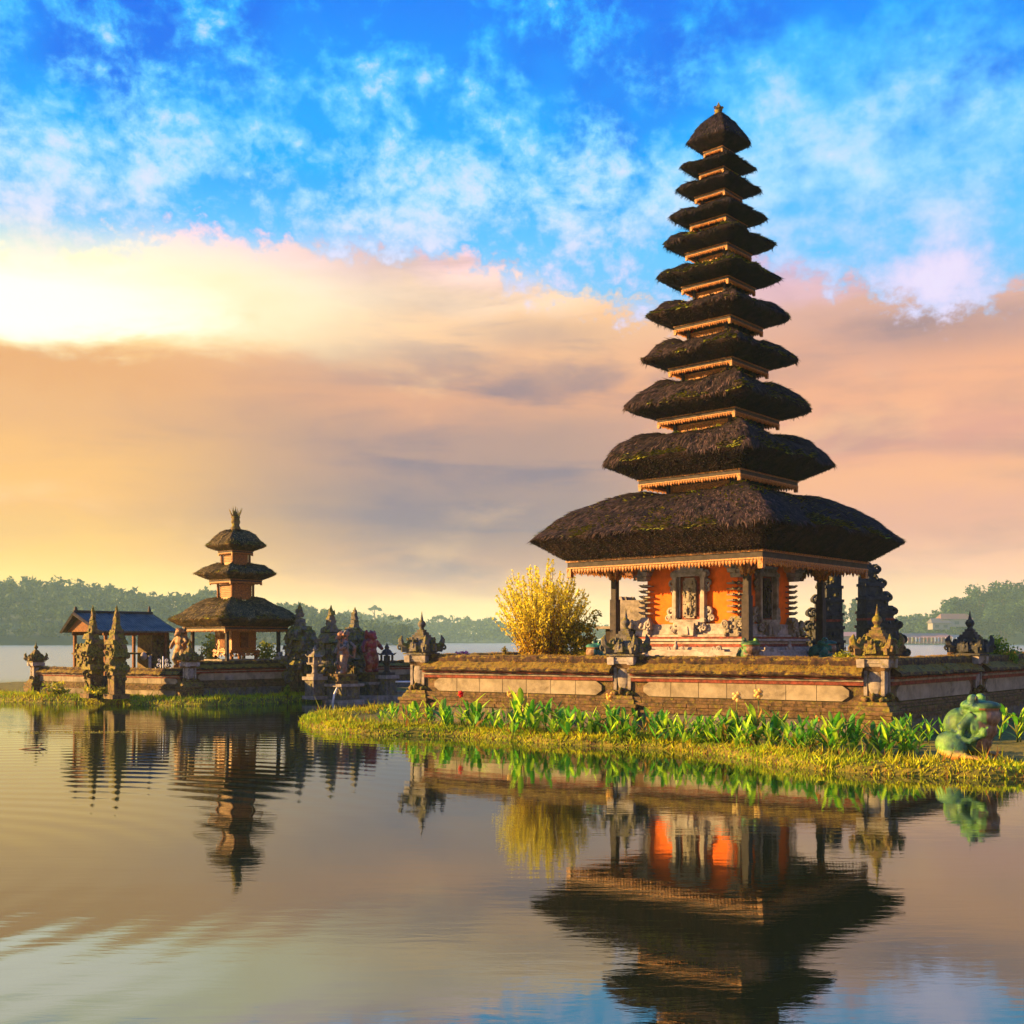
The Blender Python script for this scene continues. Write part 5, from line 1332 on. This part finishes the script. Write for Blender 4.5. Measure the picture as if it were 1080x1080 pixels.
for i, (px, hs) in enumerate(xs_pl):
    by = np.interp(px, [a for a, _ in base_line], [b_ for _, b_ in base_line]) + rng.uniform(-4, 2); D = Dg(by, .12)
    where = 'below the front wall' 
    fl = flow.get(px)
    lb = (f'leafy green plant with a {fl[0]} flower, {ordinal(i + 1)} from left below the front wall' if fl else f'broad-leaved green plant below the front wall, {ordinal(i + 1)} from the left in its row')
    t = thing('canna_plant', lb, 'plant', (X(px, D), D, .10), rng.uniform(0, 6.28), 'broad-leaved plants in a row before the compound wall', hs * rng.uniform(1.0, 1.3))
    k = (i * 4) % 11
    if pm[k] is None: o = protos[k].build('foliage', MT['leaf'], t); pm[k] = o.data
    else: o = bpy.data.objects.new('foliage', pm[k]); COL.objects.link(o); o.parent = t
    if fl:
        m = MB(); m.c = fl[1]
        for q in range(9):
            a = q * 2.4; m.ell((.035 * math.cos(a), .035 * math.sin(a), .70 + .012 * q), (.035, .028, .035), 7, ('X', a))
        m.build('blossom', MT['leaf'], t); m = MB(); m.tube([(0, 0, .3), (0, 0, .70)], .008, 5, col=(.2, .25, .03)); m.build('flower_stalk', MT['leaf'], t)
# darker plants in the shade by the side wall
for i, (px, D, hs, lb) in enumerate([(985, 20.6, .9, 'dark shaded plant between the near corner pier and the frog, rightmost of three'), (972, 20.9, .9, 'dark shaded plant between the near corner pier and the frog, middle of three'), (955, 20.8, .8, 'dark shaded plant between the near corner pier and the frog, leftmost of three'), (1066, 21.2, 1.3, 'tall shaded blade-leaved plant just right of the big frog'), (1078, 21.0, 1.2, 'shaded blade-leaved plant cut by the right edge of the photo')]):
    t = thing('canna_plant', lb, 'plant', (X(px, D), D, .10), rng.uniform(0, 6.28), 'broad-leaved plants in the shade of the side wall', hs)
    o = bpy.data.objects.new('foliage', pm[i % 6]); COL.objects.link(o); o.parent = t
# floating weed and twigs
m = MB()
P = np.c_[rng.normal(size=(260, 1)) * .9 - 9.6, rng.normal(size=(260, 1)) * .12 + 24.4, np.full((260, 1), .012)]
A = np.c_[rng.normal(size=(260, 2)), rng.normal(size=260) * .15]; A /= np.linalg.norm(A, axis=1)[:, None]; B = np.cross(A, np.array([0, 0, 1.])); m.quads(P, A * .03, B * .02, np.tile((.45, .36, .04), (260, 1)))
setting(m.build('floating_weed', MT['grass']), 'stuff')
m = MB(); a, d = X(20, 20.6), 20.6; m.c = (.12, .05, .03); m.tube([(a, d, .0), (a + .3, d + .1, .03), (a + .5, d, .0)], .012, 5); m.tube([(a + .3, d + .1, .03), (a + .42, d + .1, .12)], .008, 4); tag(m.build('floating_twig', MT['paint']), 'thin brown twig floating on the lake at the left', 'twig')
# sunlit-shaded lawn right of the frog
